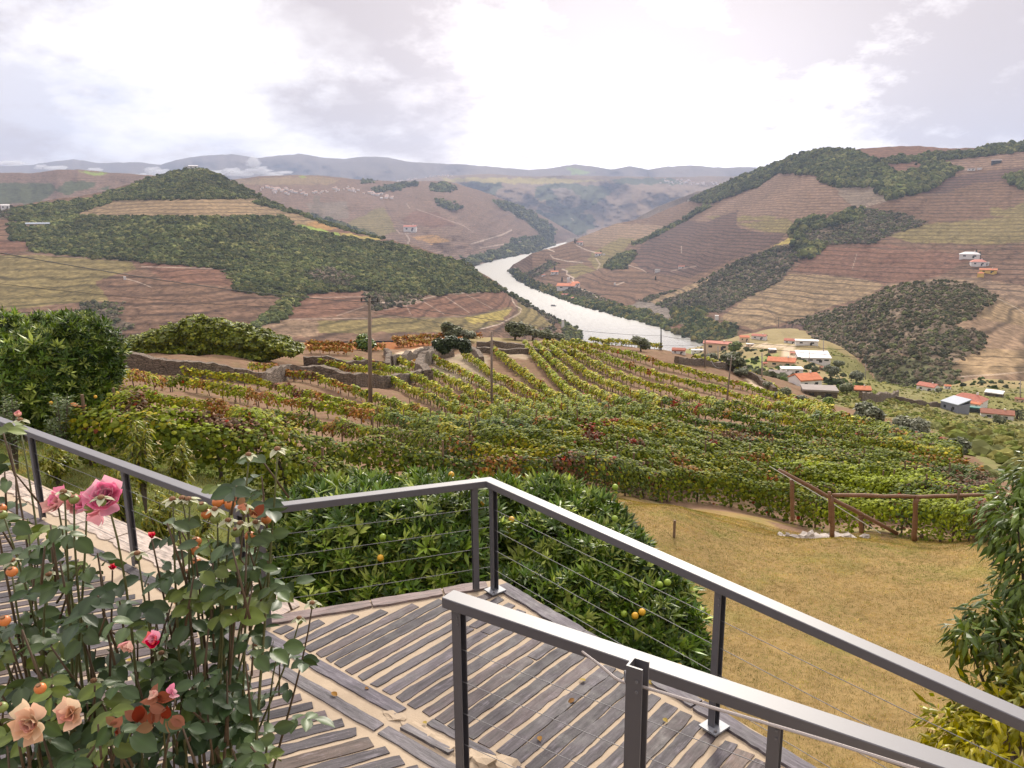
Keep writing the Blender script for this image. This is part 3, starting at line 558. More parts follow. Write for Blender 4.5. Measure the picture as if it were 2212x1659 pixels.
woods('fan','small olive green bushes on the slope right of the vineyard',4200,.42,[(.14,.16,.05),(.22,.21,.08),(.17,.18,.08)],(7,),hs=.8)
woods('fan','bushes and garden greenery between the village houses',1500,.95,[(.06,.085,.03),(.09,.10,.06),(.04,.05,.03)],(8,),hs=.9,poly=[(1380,770),(1560,745),(1800,780),(2212,830),(2212,900),(1800,870),(1600,800)])
# ------------------------------------------------------------------ grass tufts
GV=[(-.5,0,0),(-.38,0,0),(-.7,.2,1),(.0,-.3,0),(.12,-.3,0),(.25,-.8,.8),(.3,.3,0),(.42,.3,0),(.9,.5,.7)]; GF=[(0,1,2),(3,4,5),(6,7,8)]
def tufts(n,poly,lo,hi,size,cols,label,cat='grass'):
    lx=min(p[0] for p in poly); hx=max(p[0] for p in poly)
    sx=rng.uniform(gs[0],gs[-1],n*6); Y=np.sqrt(rng.uniform(lo**2,hi**2,n*6)); X=sx*Y; Z=gheight(X,Y); P=np.stack([X,Y,Z],-1); x,y=proj(P)
    k=inpoly(x,y,poly); P=P[k][:n]; n=len(P); cols=np.array(cols)
    q=np.clip(fbm(P[:,0]/1.2,P[:,1]/1.2,5,4)*3+.5+rng.normal(0,.25,n),0,.999); C=cols[(q*len(cols)).astype(int)]*np.exp(rng.normal(0,.42,n)+1.5*fbm(P[:,0]/.35,P[:,1]/.35,8,3))[:,None]
    ax=np.tile([[0,0,1.0]],(n,1))+rng.normal(0,.25,(n,3)); S=size*np.exp(rng.normal(0,.3,n))
    v,f,c=inst(GV,GF,P,rotmats(ax,rng.random(n)*6.28),np.stack([S,S,S*.9],1),C)
    tag(npmesh('grass',v,f,LM['grass'],col=c),label,cat,kind='stuff')
LM=dict(grass=leafmat('grass_blade',.8,.2,.1),vine=leafmat('vine_leaf',.6,.12,.14),citrus=leafmat('citrus_leaf',.38,.2,.35),olive=leafmat('olive_leaf',.6,.15,.25),peach=leafmat('peach_leaf',.4,.25,.4),rose=leafmat('rose_leaf',.42,.15,.4),petal=leafmat('rose_petal',.6,.45,.1,1.15,(1,.9,.9)),ivy=leafmat('ivy_leaf',.45,.2,.35))
tufts(190000,[(1300,1060),(1480,1080),(1640,1108),(1750,1150),(2300,1165),(2400,1800),(1300,1800),(1150,1400)],6,21,.027,[(.18,.20,.05),(.38,.26,.105),(.27,.22,.065),(.42,.28,.125),(.24,.21,.06),(.34,.24,.09),(.15,.18,.045)],'short dry ochre lawn grass beyond the terrace railing')
tufts(30000,[(-100,930),(330,965),(640,1005),(640,1250),(-100,1250)],7,21,.06,[(.28,.22,.09),(.16,.19,.05),(.12,.17,.05),(.24,.22,.07)],'green and dry grass on the bank below the left railing')
tufts(26000,[(1700,810),(1860,850),(2250,850),(2300,1060),(2060,960),(1880,900)],60,420,.34,[(.34,.28,.13),(.20,.21,.08),(.28,.26,.10),(.14,.16,.06),(.40,.31,.16)],'tall dry grass and weeds on the slope right of the vineyard')
WOODM=solid('weathered_wood',(.20,.13,.08),.8,.35,30,bmp=.4); BARK=solid('bark',(.13,.10,.075),.9,.35,25,bmp=.5)
# ------------------------------------------------------------------ vine rows
GUIDES=[([(1235,735),(1330,755),(1430,784),(1584,823),(1769,880),(1950,925),(2075,957)],0),
 ([(1134,740),(1175,785),(1227,840),(1300,876),(1500,920),(1750,953),(2075,985)],5),
 ([(1000,760),(1060,800),(1150,845),(1263,888),(1500,928),(1750,966),(2110,1005)],2),
 ([(690,775),(825,805),(933,853),(1053,898),(1203,925),(1500,955),(1800,990),(2150,1035)],4),
 ([(240,800),(400,815),(600,855),(812,885),(1000,930),(1203,962),(1500,988),(1800,1022),(2170,1065)],3),
 ([(235,865),(400,895),(600,925),(800,955),(1000,990),(1300,1000),(1480,1012),(1640,1040),(1800,1078),(2150,1088)],2)]
def resample(p,n):
    p=np.array(p,float); d=np.concatenate([[0],np.cumsum(np.hypot(*(p[1:]-p[:-1]).T))]); t=np.linspace(0,d[-1],n)
    return np.stack([np.interp(t,d,p[:,0]),np.interp(t,d,p[:,1])],1)
rows=[]
for (ga,_),(gb_,k) in zip(GUIDES[:-1],GUIDES[1:]):
    a_=resample(ga,46); b_=resample(gb_,46)
    for q in range(k): rows.append(a_+(b_-a_)*q/k)
rows.append(resample(GUIDES[-1][0],46))
rows.append(resample([(150,890),(300,930),(450,955),(620,985),(760,1005)],30))
VPAL=dict(green=[(.15,.19,.032),(.19,.23,.036),(.11,.15,.030),(.25,.27,.042)],dark=[(.075,.115,.030),(.10,.15,.040),(.135,.175,.05),(.075,.11,.030)],yel=[(.38,.36,.06),(.31,.33,.05),(.44,.37,.06),(.22,.26,.045)],lime=[(.31,.36,.05),(.25,.31,.045)],org=[(.36,.20,.065),(.32,.24,.065),(.32,.13,.055)],red=[(.30,.06,.04),(.26,.09,.05)],brn=[(.16,.085,.05),(.20,.12,.06),(.12,.08,.045)])
VP={k:np.array(v) for k,v in VPAL.items()}
def vinecol(P,px,py,n):
    C=VP['green'][rng.integers(0,4,n)].copy()
    a=fbm(P[:,0]/2.3,P[:,1]/2.3,301,3)+rng.normal(0,.05,n); b2=fbm(P[:,0]/5,P[:,1]/5,302,3)+rng.normal(0,.06,n); c3=fbm(P[:,0]/1.5,P[:,1]/1.5,303,2)+rng.normal(0,.05,n)
    def put(m,k): C[m]=VP[k][rng.integers(0,len(VP[k]),m.sum())]
    put(b2>.10,'dark'); far=P[:,1]>62+rng.normal(0,6,n); left=px<760+rng.normal(0,60,n)
    put(far&(a>-.30),'yel'); put(far&(b2<-.06),'lime'); put(~far&(a>.15),'yel'); put(left&(py<930)&(a>-.10),'yel'); put(left&(py>830)&(py<930)&(b2<-.04),'lime')
    put(left&(py<880)&(c3>.06),'org'); put(left&(py>=880)&(P[:,1]>20)&(c3>.17),'org'); put(left&(c3<-.24),'brn'); put(~left&(c3>.27),'org'); put(~left&(py>930)&(c3<-.27),'brn'); put((b2>.24)&(py>930),'brn'); put((c3<-.36),'red'); put((rng.random(n)<.004)&(P[:,1]<60),'red'); put((px>1700)&(py>1000)&(a>.05),'lime')
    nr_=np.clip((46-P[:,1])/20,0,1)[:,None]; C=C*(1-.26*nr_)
    return C*np.exp(rng.normal(0,.26,n))[:,None]
ORD=['first','second','third','fourth','fifth','sixth','seventh','eighth','ninth','tenth','eleventh','twelfth','thirteenth','fourteenth','fifteenth','sixteenth','seventeenth','eighteenth','nineteenth','twentieth','twenty-first','twenty-second','twenty-third','twenty-fourth','twenty-fifth','twenty-sixth','twenty-seventh','twenty-eighth']
def vine_row(pl,label,w=.21,h=1.2,dens=1.0,colf=None,group='rows of grapevines on the hillside'):
    pts=[hit(x,y,1.0) for x,y in pl]; pts=[p for p in pts if p is not None and 9<p[1]<330]
    if len(pts)<3: return
    out=[pts[0]]
    for p in pts[1:]:
        if np.linalg.norm(p-out[-1])<40: out.append(p)
    P=np.array(out); 
    if len(P)<3: return
    d=np.concatenate([[0],np.cumsum(np.linalg.norm(P[1:,:2]-P[:-1,:2],axis=1))]); L=d[-1]
    m=max(3,int(L/1.5)); t=np.linspace(0,L,m); Q=np.stack([np.interp(t,d,P[:,0]),np.interp(t,d,P[:,1])],1)
    for _ in range(2): Q[1:-1]=(Q[:-2]+2*Q[1:-1]+Q[2:])/4
    d=np.concatenate([[0],np.cumsum(np.linalg.norm(Q[1:]-Q[:-1],axis=1))]); L=d[-1]
    # leaves, more per metre nearby
    Ym=np.interp(np.linspace(0,L,200),d,Q[:,1]); den=dens*np.clip(20000/Ym**1.25,52,640); cum=np.concatenate([[0],np.cumsum(den)*L/200]); n=int(cum[-1])
    tt=np.interp(rng.random(n)*cum[-1],cum,np.linspace(0,L,201))
    gap=fbm(tt/1.6,tt*0+L,77,3); keep=gap>-.40; tt=tt[keep]; n=len(tt)
    x=np.interp(tt,d,Q[:,0]); y=np.interp(tt,d,Q[:,1]); T=np.stack([np.interp(np.minimum(tt+.3,L),d,Q[:,0])-np.interp(np.maximum(tt-.3,0),d,Q[:,0]),np.interp(np.minimum(tt+.3,L),d,Q[:,1])-np.interp(np.maximum(tt-.3,0),d,Q[:,1])],1); T/=np.linalg.norm(T,axis=1)[:,None]+1e-9
    Nn=np.stack([-T[:,1],T[:,0]],1)
    hs_=.9+np.clip((y-60)/60,0,1)*.22; h0=h; h=h*hs_; w=w*(1.0+np.clip((y-60)/60,0,1)*.5); lump=1+.55*fbm(tt/.9,tt*0+L,5,3); hh=(h+.35*fbm(tt/1.1,tt*0+3+L,6,3)*2)
    ang=rng.uniform(-.35,3.5,n); rr=np.sqrt(rng.uniform(.35,1,n)); cx_=np.cos(ang)*w*1.3*rr*lump; zc_=h*.56+np.sin(ang)*(hh-h*.56)*rr*1.0
    hang=rng.random(n)<np.where(y<27,.30,.05); zc_=np.where(hang,rng.uniform(.05,.6,n),zc_)
    C0=np.stack([x+Nn[:,0]*cx_,y+Nn[:,1]*cx_,gheight(x,y)+zc_],1)
    out_=np.stack([Nn[:,0]*np.cos(ang),Nn[:,1]*np.cos(ang),np.sin(ang)*.8+.35],1)+rng.normal(0,.28,(n,3))
    S=np.clip(.042+y*.0017,.07,.26)*np.exp(rng.normal(0,.25,n))
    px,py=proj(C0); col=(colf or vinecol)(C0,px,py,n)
    loc=np.array([Q[len(Q)//2,0],Q[len(Q)//2,1],float(gheight(Q[len(Q)//2,0],Q[len(Q)//2,1]))])
    root=empty('vine_row',loc); tag(root,label,'vine row',group)
    R=rotmats(out_,rng.random(n)*6.28)
    nr=y<48
    Vs=[];Fs=[];Cs=[];off=0
    for mk,tv,tf in ((nr,VINE_V,VINE_F),(~nr,QUAD_V,QUAD_F)):
        if mk.sum()==0: continue
        v,f,c=inst(tv,tf,C0[mk]-loc,R[mk],S[mk],col[mk]); Vs.append(v);Fs.append(f+off);Cs.append(c);off+=len(v)
    npmesh('foliage',np.concatenate(Vs),np.concatenate(Fs),LM['vine'],root,np.concatenate(Cs))
    sb=MB(); k=0; h=h0*(.75 if loc[1]>80 else 1)
    for s in np.arange(.4,L,1.15):
        sx,sy=np.interp(s,d,Q[:,0]),np.interp(s,d,Q[:,1]); 
        g=float(gheight(sx,sy)); r_=random.uniform(.02,.035)+sy*.0001
        sb.tube([(sx-loc[0],sy-loc[1],g-loc[2]-.1),(sx-loc[0]+random.uniform(-.06,.06),sy-loc[1]+random.uniform(-.06,.06),g-loc[2]+.4),(sx-loc[0]+random.uniform(-.1,.1),sy-loc[1],g-loc[2]+.8)],[r_*1.2,r_,r_*.8],4)
    o=sb.build('vine_stems',BARK,root); o['kind']='stuff'
    for s in np.arange(.3,L,6.0 if L>30 else 4.5):
        pb=MB(); sx,sy=np.interp(s,d,Q[:,0]),np.interp(s,d,Q[:,1]); g=float(gheight(sx,sy))-loc[2]; a=(sx-loc[0],sy-loc[1])
        pb.tube([(a[0],a[1],g-.2),(a[0]+random.uniform(-.04,.04),a[1],g+h+.12+random.uniform(-.1,.1))],.028+sy*.00008,5); pb.build('post',WOODM,root)
nrow=len(rows)
for k,r_ in enumerate(rows):
    j=nrow-1-k
    if j==0: lb='short near vine row on the grass bank beyond the left railing'
    elif j==1: lb='nearest long vine row running right behind the orange tree and log handrail'
    elif j<7: lb=ORD[j-1]+' long thick vine row back from the orange tree, green and reddish'
    elif j<12: lb=ORD[j-1]+' vine row back from the orange tree, crossing the slope below the stone walls'
    else: lb=ORD[k]+' yellowing vine row in from the outer edge beside the olive trees' if k else 'outermost vine row along the top edge of the slope beneath the olive trees'
    vine_row(r_,lb,dens=1.0 if j>1 else 1.15)
def fillcol(kind):
    def f(P,px,py,n): C=VP[kind][rng.integers(0,len(VP[kind]),n)]; return C*np.exp(rng.normal(0,.25,n))[:,None]
    return f
vine_row(resample([(1655,985),(1760,1000),(1900,1030),(2150,1055)],20),'lime green vine row tips directly above the slanting log handrail',dens=1.0,colf=fillcol('lime'))
for q,(pl,lb,kd) in enumerate([([(660,738),(760,741),(830,744)],'orange vine row just left of the round bush by the walls','org'),([(665,748),(760,752)],'short orange vine row lying above the low wall','org'),([(850,728),(960,722),(1040,720)],'red and orange vine row below the grey olive trees','org'),([(860,738),(950,733)],'short orange vine row beside the walled grass path','org'),
   ([(1440,745),(1300,733),(1230,727)],'bright yellow vine row at the far edge overlooking the river','yel'),([(1500,770),(1600,792),(1700,850),(1800,880)],'yellow vine row bordering the light stony track','yel')]):
    vine_row(resample(pl,20),lb,colf=fillcol(kd),group='vine rows at the field edges',h=1.1)
# ------------------------------------------------------------------ trees
def frames(d,nh):
    """y axis along d, z near nh"""
    d=d/np.linalg.norm(d,axis=1)[:,None]; x=np.cross(d,nh); x/=np.linalg.norm(x,axis=1)[:,None]+1e-9; z=np.cross(x,d); return np.stack([x,d,z],-1)
def rosette(nl,seed,droop=.5,wd=1.0):
    r=random.Random(seed); V=[];F=[]
    for k in range(nl):
        az=k*2.4+r.uniform(-.3,.3); el=r.uniform(-.1,1.2)-droop*.3; L=r.uniform(.7,1.1); d=np.array([math.cos(az)*math.cos(el),math.sin(az)*math.cos(el),math.sin(el)])
        side=np.cross(d,[0,0,1]); side/=np.linalg.norm(side)+1e-9; up=np.cross(side,d); w_=.115*wd
        b=d*.05+np.array([0,0,k*.02]); m_=b+d*L*.5+up*.04; t_=b+d*L-np.array([0,0,.12*droop])
        i0=len(V); V+=[b,b+d*L*.42+side*w_-up*.0,m_-up*.03,b+d*L*.42-side*w_,t_]
        F+=[(i0,i0+1,i0+2),(i0+1,i0+4,i0+2),(i0,i0+2,i0+3),(i0+2,i0+4,i0+3)]
    return V,F
ROS=[rosette(9,s) for s in range(3)]
def lobes_pts(lobes,n,inner=.12):
    lobes=[(np.array(c,float),np.array(r if hasattr(r,'__len__') else (r,r,r),float)) for c,r in lobes]
    wts=np.array([np.prod(r)**(2/3) for _,r in lobes]); wts/=wts.sum(); P=[];Nn=[]
    for (c,r),w_ in zip(lobes,wts):
        k=int(n*w_*1.6); d=rdirs(k); rad=1-np.abs(rng.normal(0,inner,k)); rad*=1+.24*fbm(d[:,0]*3.5+c[0],d[:,1]*3.5+d[:,2]*3+c[1],17,3)*2
        p=c+d*r*rad[:,None]; ins=np.zeros(k,bool)
        for c2,r2 in lobes:
            if c2 is not c: ins|=(((p-c2)/r2)**2).sum(1)<.62
        P.append(p[~ins]); Nn.append((d/r)[~ins])
    return np.concatenate(P),np.concatenate(Nn)
def crown(root,lobes,n,size,cols,mat,kind='ros',loc=None,name='crown',up=.9,inner=.2,cf=None,dropfac=.0):
    P,Nn=lobes_pts(lobes,n,inner); n=len(P); Nn/=np.linalg.norm(Nn,axis=1)[:,None]; cols=np.array(cols)
    C=cols[rng.integers(0,len(cols),n)]*np.exp(rng.normal(0,.2,n))[:,None]*(1+.8*fbm(P[:,0]*1.3,P[:,2]*1.3,11,3))[:,None]
    if cf is not None: C=cf(P,C)
    S=size*np.exp(rng.normal(0,.25,n)); Vs=[];Fs=[];Cs=[];off=0
    if kind=='ros':
        ax=Nn+np.array([0,0,up])+rng.normal(0,.35,(n,3)); R=rotmats(ax,rng.random(n)*6.28)
        for q in range(3):
            m_=(np.arange(n)%3)==q; v,f,c=inst(*ROS[q],P[m_]-loc,R[m_],S[m_],C[m_]); 
            c=c*np.repeat(np.exp(rng.normal(0,.22,len(c)//5)),5)[:,None]; Vs.append(v);Fs.append(f+off);Cs.append(c);off+=len(v)
    elif kind=='lance':
        d=Nn*.7+np.array([0,0,-dropfac])+rng.normal(0,.4,(n,3)); R=frames(d,Nn+rng.normal(0,.3,(n,3))+np.array([0,0,.5])); v,f,c=inst(LANCE_V,LANCE_F,P-loc,R,S,C); Vs,Fs,Cs=[v],[f],[c]
    else:
        ax=Nn+np.array([0,0,up])+rng.normal(0,.5,(n,3)); v,f,c=inst(QUAD_V,QUAD_F,P-loc,rotmats(ax,rng.random(n)*6.28),S,C); Vs,Fs,Cs=[v],[f],[c]
    return npmesh(name,np.concatenate(Vs),np.concatenate(Fs),mat,root,np.concatenate(Cs))
def trunk(root,loc,base,lobes,r0,name='trunk',mat=None):
    tb=MB(); base=np.array(base)-loc; cen=np.mean([np.array(c) for c,_ in lobes],axis=0)-loc; fork=base+(cen-base)*.55
    tb.tube([base-np.array([0,0,.2]),base+(fork-base)*.5+rng.normal(0,r0*.6,3),fork],[r0*1.25,r0,r0*.8],8)
    for c,_ in lobes[:9]:
        e=np.array(c)-loc; m_=(fork+e)/2+rng.normal(0,np.linalg.norm(e-fork)*.08,3); tb.tube([fork,m_,e],[r0*.55,r0*.35,r0*.15],6)
    tb.build(name,mat or BARK,root,smooth=True)
def L(px,py,Y,r): return (atY(px,py,Y),r)
FRUITM={'y':solid('ripe_citrus_peel',(.75,.42,.03),.4,.12,60,bmp=.2),'g':solid('green_citrus_peel',(.30,.42,.04),.4,.15,60,bmp=.2)}
def fruit(root,loc,px,py,Y,kind,r=.037):
    p=atY(px,py,Y); fb=MB(); fb.ball((0,0,0),r,12,9); o=fb.build('fruit',FRUITM[kind],root,smooth=True); o.location=V3(p-loc); return o
CIT=[(.075,.130,.024),(.105,.170,.030),(.045,.085,.018),(.17,.24,.045),(.34,.40,.11)]
# orange tree under the railing
lo1=[L(700,1140,9.0,.60),L(800,1128,9.3,.60),L(930,1128,9.2,.62),L(650,1225,8.5,.58),L(790,1210,8.4,.85),L(950,1200,8.3,.78),L(700,1330,7.9,.6),L(860,1310,7.9,.68),L(1000,1330,7.7,.5)]
loc=np.array([float(lo1[4][0][0]),8.6,-6.6]); t=empty('orange_tree',loc); tag(t,'broad orange tree below the middle railing, left of the corner posts','orange tree','citrus trees below the terrace')
crown(t,lo1,8200,.135,CIT,LM['citrus'],loc=loc); trunk(t,loc,(loc[0],loc[1],-6.8),lo1,.09)
for a in [(942,1112,8.5,'y'),(975,1025,9.,'y'),(1096,1145,8.5,'y'),(1044,1088,8.45,'y'),(905,1092,8.3,'g'),(785,1105,8.3,'y'),(867,1115,8.2,'g'),(870,1202,7.7,'g'),(827,1160,7.7,'g'),(822,1205,7.6,'y'),(750,1147,8.,'g'),(802,1311,7.3,'y'),(783,1307,7.3,'y'),(700,1275,7.4,'g'),(600,1277,7.7,'g'),(1036,1185,7.9,'y'),(905,1190,7.6,'g')]: fruit(t,loc,*a)
lo2=[L(1080,1130,9.3,.55),L(1190,1130,9.3,.58),L(1260,1165,9.0,.58),L(1190,1220,8.6,.7),L(1310,1260,8.2,.62),L(1400,1315,8.0,.5),L(1260,1360,7.7,.65),L(1400,1400,7.5,.62),L(1450,1440,7.4,.36),L(1130,1330,7.7,.5),L(1380,1490,7.2,.4),L(1340,1190,8.8,.34)]
loc=np.array([float(lo2[4][0][0]),8.2,-6.7]); t=empty('orange_tree',loc); tag(t,'tall orange tree behind the right-hand sloping railing at the lawn edge','orange tree','citrus trees below the terrace')
crown(t,lo2,8200,.135,CIT,LM['citrus'],loc=loc); trunk(t,loc,(loc[0],loc[1],-6.9),lo2,.09)
for a in [(1105,1122,8.4,'y'),(1108,1140,8.4,'g'),(1328,1120,8.5,'g'),(1329,1052,8.8,'g'),(1442,1258,7.5,'g'),(1364,1308,7.5,'g'),(1387,1322,7.2,'y'),(1372,1330,7.2,'y'),(1425,1263,7.6,'g'),(1110,1160,8.3,'g'),(1348,1326,7.3,'g'),(1065,1247,7.5,'g')]: fruit(t,loc,*a)
# left tree
lo3=[L(20,775,17.5,1.0),L(110,762,17.8,.9),L(180,760,17.3,.85),L(90,830,16.8,1.2),L(180,840,16.9,.66),L(0,840,17,1.0),L(-60,770,17.5,1.0),L(120,900,16.5,.6),L(40,890,16.5,.6),L(60,735,17.8,.5),L(150,725,17.8,.4),L(205,800,17.2,.6)]
loc=np.array(hit(72,955)); t=empty('orange_tree',loc); tag(t,'large dark round orange tree at the far left above the railing','orange tree','citrus trees below the terrace')
crown(t,lo3,12000,.15,[tuple(x*.95 for x in c) for c in CIT],LM['citrus'],loc=loc); trunk(t,loc,loc,lo3,.14)
for a in [(206,857,16.2,'y'),(197,915,16.0,'g'),(110,870,15.6,'y')]: fruit(t,loc,*a)
# round bush by the walls
def small_tree(name,px,py,rpx,label,cols,mat,lobn=6,flat=.8,kind='quad',leaf=.16,n=2600,Y=None,group=None,cat='tree',trunkh=True,hn=None):
    """px,py: crown centre in the picture; stands on the ground below it"""
    if hn: 
        H=HILLS[hn]; d_=(H['PX']-px)**2+(H['PY']-(py+rpx*.9))**2; g=H['P'][np.unravel_index(np.argmin(d_),d_.shape)]
    else: g=hit(px,py+rpx*.95)
    if g is None: return
    if Y: g=atY(px,py+rpx,Y); g[2]=float(gheight(g[0],g[1]))
    r=rpx*g[1]/FPX; c=atY(px,py,g[1]); lob=[]
    for k in range(lobn):
        a=k*2.4; q=r*.5; lob.append((c+np.array([math.cos(a)*q*random.uniform(.6,1.1),math.sin(a)*q,random.uniform(-.35,.42)*r*flat]),(r*.58,r*.58,r*.5*flat)))
    t=empty(name,g); tag(t,label,cat,group)
    crown(t,lob,n,leaf*max(.5,min(2.2,r/2.0)),cols,mat,kind,loc=g,inner=.25,dropfac=-.2); 
    if trunkh: trunk(t,g,g,lob[:4],r*.09)
    return t
OL=[(.15,.16,.10),(.21,.22,.15),(.11,.125,.075),(.27,.28,.20)]; OLD=[(.10,.115,.06),(.15,.16,.085),(.20,.21,.12)]
small_tree('round_tree',788,737,22,'dark round green tree inside the walled corner left of the tall pole',CIT,LM['citrus'],leaf=.3,n=2600,flat=1.0)
for a in [(1273,722,15,'small olive tree standing before the river, leftmost of four',OLD),(1331,733,12,'tiny round olive tree alone against the bright river',OLD),(1384,740,20,'wider olive tree with pale crown at the vineyard corner by the river',OLD),(1412,737,16,'darker olive tree touching the pale one at the vineyard corner',OLD),
  (856,716,15,'grey olive bush above the orange vines, left end of the olives',OL),(905,707,18,'pale olive bush right of the tall pole',OL),(975,712,26,'large twiggy olive tree over the ivy covered wall',OLD),(1012,722,18,'grey olive bush leaning right of the twiggy olive',OL),(1065,712,14,'small pale olive at the top of the thin pole',OL),
  (1112,710,24,'broad olive tree above the terraced stone walls',OLD),(1150,716,20,'middle olive of the grey clump by the stone walls',OL),(1178,722,18,'right olive of the grey clump by the stone walls',OLD),(1207,728,14,'low olive at the top of the steep vine rows',OL),
  (1583,778,25,'large dark olive tree beside the leaning pole',OLD),(1601,800,15,'grey green olive under the dark tree at the track',OL),(1537,772,14,'grey olive between the poles above the yellow vines',OL),(1588,748,16,'light green tree near the riverside roofs',[(.13,.18,.05),(.18,.22,.07)]),
  (1877,890,32,'large round grey olive bush below the orange roofed stone house',OL),(1968,922,36,'silvery olive bush on the slope right of the round one',[(.30,.31,.22),(.24,.25,.17),(.36,.37,.28)]),(2060,965,30,'dull green olive bush at the lower right slope',OL),(1850,812,16,'grey olive left of the orange roofed shed',OL),(1828,838,15,'dark shrub beside the grey flat roof',OLD),
  (1795,800,18,'pale olive cluster right of the bright orange roof',OL),(1812,784,12,'small round olive above the pale cluster',OLD),(1690,850,20,'shrubby tree below the ruined stone house',OLD),(1730,862,16,'pale shrub at the corner of the grey roofed building',OL),(1790,868,13,'dark ivy clump at the foot of the grey roofed building',CIT),(1660,832,12,'bush beside the white utility box on the track',OL),
  (1985,832,9,'dark conifer left of the white village house',CIT),(2028,842,7,'green bush between the white house and the small one',OLD),(2160,905,14,'bush in front of the long red brown roof',OLD),(1760,796,9,'dark tree behind the bright orange roof',OLD)]:
    small_tree('olive_tree' if 'olive' in a[3] else 'tree',*a[:4],a[4],LM['olive'],leaf=.26,n=2200 if a[2]>20 else 1300,group='olive trees around the vineyard' if 'olive' in a[3] else 'small trees among the houses')
for a in [(193+5,705,0)]: pass
# ivy mound
mound=[]
for px,py,rx,rz in [(300,735,28,14),(340,728,32,20),(380,722,34,26),(425,712,36,32),(470,716,36,30),(515,722,34,26),(560,730,32,22),(600,740,28,17),(632,750,20,10),(400,748,50,20),(500,752,50,20),(330,745,45,14),(570,756,45,14),(450,735,50,28)]:
    Y=84; mound.append((atY(px,py+4,Y),(rx*Y/FPX*1.1,2.6,rz*Y/FPX*1.1)))
loc=np.array(hit(450,772)); loc=atY(450,772,84); t=empty('ivy_hedge',loc); tag(t,'huge yellow green ivy covered mound behind the dry stone wall on the left','hedge')
crown(t,mound,34000,.20,[(.20,.23,.035),(.15,.18,.03),(.26,.27,.045),(.11,.14,.028)],LM['ivy'],'quad',loc=loc,inner=.08)
iv=[(atY(x,y,105),(r*105/FPX*1.2,1.2,r*105/FPX*.9)) for x,y,r in [(950,742,13),(975,738,15),(1000,742,14),(960,752,12),(1005,752,10)]]
loc=atY(975,765,105); t=empty('ivy_hedge',loc); tag(t,'dark green ivy hanging over the stone wall under the twiggy olive','hedge'); crown(t,iv,2500,.28,[(.05,.07,.03),(.07,.09,.04)],LM['ivy'],'quad',loc=loc)
# yellow-green young peach trees, left bank
def sapling(px,py0,py1,Y,wpx,label,cols,n=500,leaf=.10,drop=.5):
    top=atY(px,py0,Y); base=atY(px,py1,Y); base[2]=float(gheight(base[0],base[1])); t=empty('young_peach_tree',base); tag(t,label,'young tree','young peach trees on the bank'); r=wpx*Y/FPX
    hgt=top[2]-base[2]; tb=MB(); P=[];D=[]
    for k in range(9):
        a=k*2.4; e=base+np.array([math.cos(a)*r*random.uniform(.3,1),math.sin(a)*r,hgt*random.uniform(.5,1) if k else hgt]); m_=base+(e-base)*.5+np.array([0,0,.1]); pts=np.array([base,m_,e])-base
        tb.tube(pts,[.018,.012,.005],4); q=n//9; s_=rng.uniform(.3,1.0,q)[:,None]; pp=base+(e-base)*s_+np.array([0,0,.1])*(4*s_*(1-s_)); P.append(pp+rng.normal(0,.04,(q,3))); D.append(rdirs(q))
    tb.build('trunk',BARK,t); P=np.concatenate(P); D=np.concatenate(D); D[:,2]=-np.abs(D[:,2])*drop-drop*.6; n_=len(P)
    R=frames(D,rdirs(n_)*.5+np.array([0,0,1])); C=np.array(cols)[rng.integers(0,len(cols),n_)]*np.exp(rng.normal(0,.25,n_))[:,None]
    v,f,c=inst(LANCE_V,LANCE_F,P-base,R,leaf*np.exp(rng.normal(0,.2,n_)),C); npmesh('foliage',v,f,LM['peach'],t,c)
YG=[(.20,.23,.04),(.28,.28,.05),(.15,.19,.035),(.33,.30,.06)]
for a in [(315,900,1100,11,26,'tall yellowish young peach tree right of the second left post'),(395,955,1100,11.5,26,'shorter yellowish young peach tree near the rail corner'),(270,1010,1150,10.5,40,'bushy young peach tree behind the pink rose'),(350,1060,1180,9.8,45,'low spreading young peach tree under the left rail'),(430,1100,1180,9.6,35,'small young peach tree just before the rail corner'),(230,1040,1120,11,30,'yellow green young peach tree between the two left posts'),(130,950,1080,12,40,'leafy young tree behind the first left post')]: sapling(*a,YG,n=900,leaf=.11)
sapling(30,850,960,13,22,'pale upright young tree at the left edge under the big orange tree',[(.13,.18,.07),(.18,.22,.09)],n=600,leaf=.09,drop=-.2); sapling(140,850,990,13,30,'pale upright young tree beside the trunk of the big orange tree',[(.13,.18,.07),(.18,.22,.09)],n=800,leaf=.09,drop=-.2)
# peach tree at the right edge
lo4=[L(2233,1050,7.4,.30),L(2198,1130,7.2,.38),L(2253,1200,7.0,.45),L(2228,1290,6.8,.38),L(2278,1380,6.6,.5),L(2128,1330,6.6,.20),L(2088,1375,6.4,.17),L(2158,1390,6.4,.28),L(2208,1450,6.2,.35),L(2138,1530,6.0,.33),L(2068,1570,5.9,.28),L(2188,1590,5.7,.4),L(2088,1650,5.6,.35),L(2238,1560,5.8,.4),L(2028,1560,6.0,.16),L(2288,1100,7.2,.4),L(2228,1640,5.6,.4)]
loc=np.array([lo4[8][0][0]+.4,6.4,-6.6]); t=empty('peach_tree',loc); tag(t,'peach tree with long drooping leaves at the right edge, lower half yellowing','peach tree')
def pcf(P,C):
    x,y=proj(P); k=np.clip((y-1380+rng.normal(0,60,len(P)))/160,0,1)[:,None]; return C*(1-k)+C*k*np.array([2.9,1.8,.8])
crown(t,lo4,5200,.135,[(.11,.16,.036),(.15,.21,.045),(.07,.11,.026)],LM['peach'],'lance',loc=loc,inner=.42,cf=pcf,dropfac=.9); trunk(t,loc,(loc[0],loc[1],-7),lo4,.05)
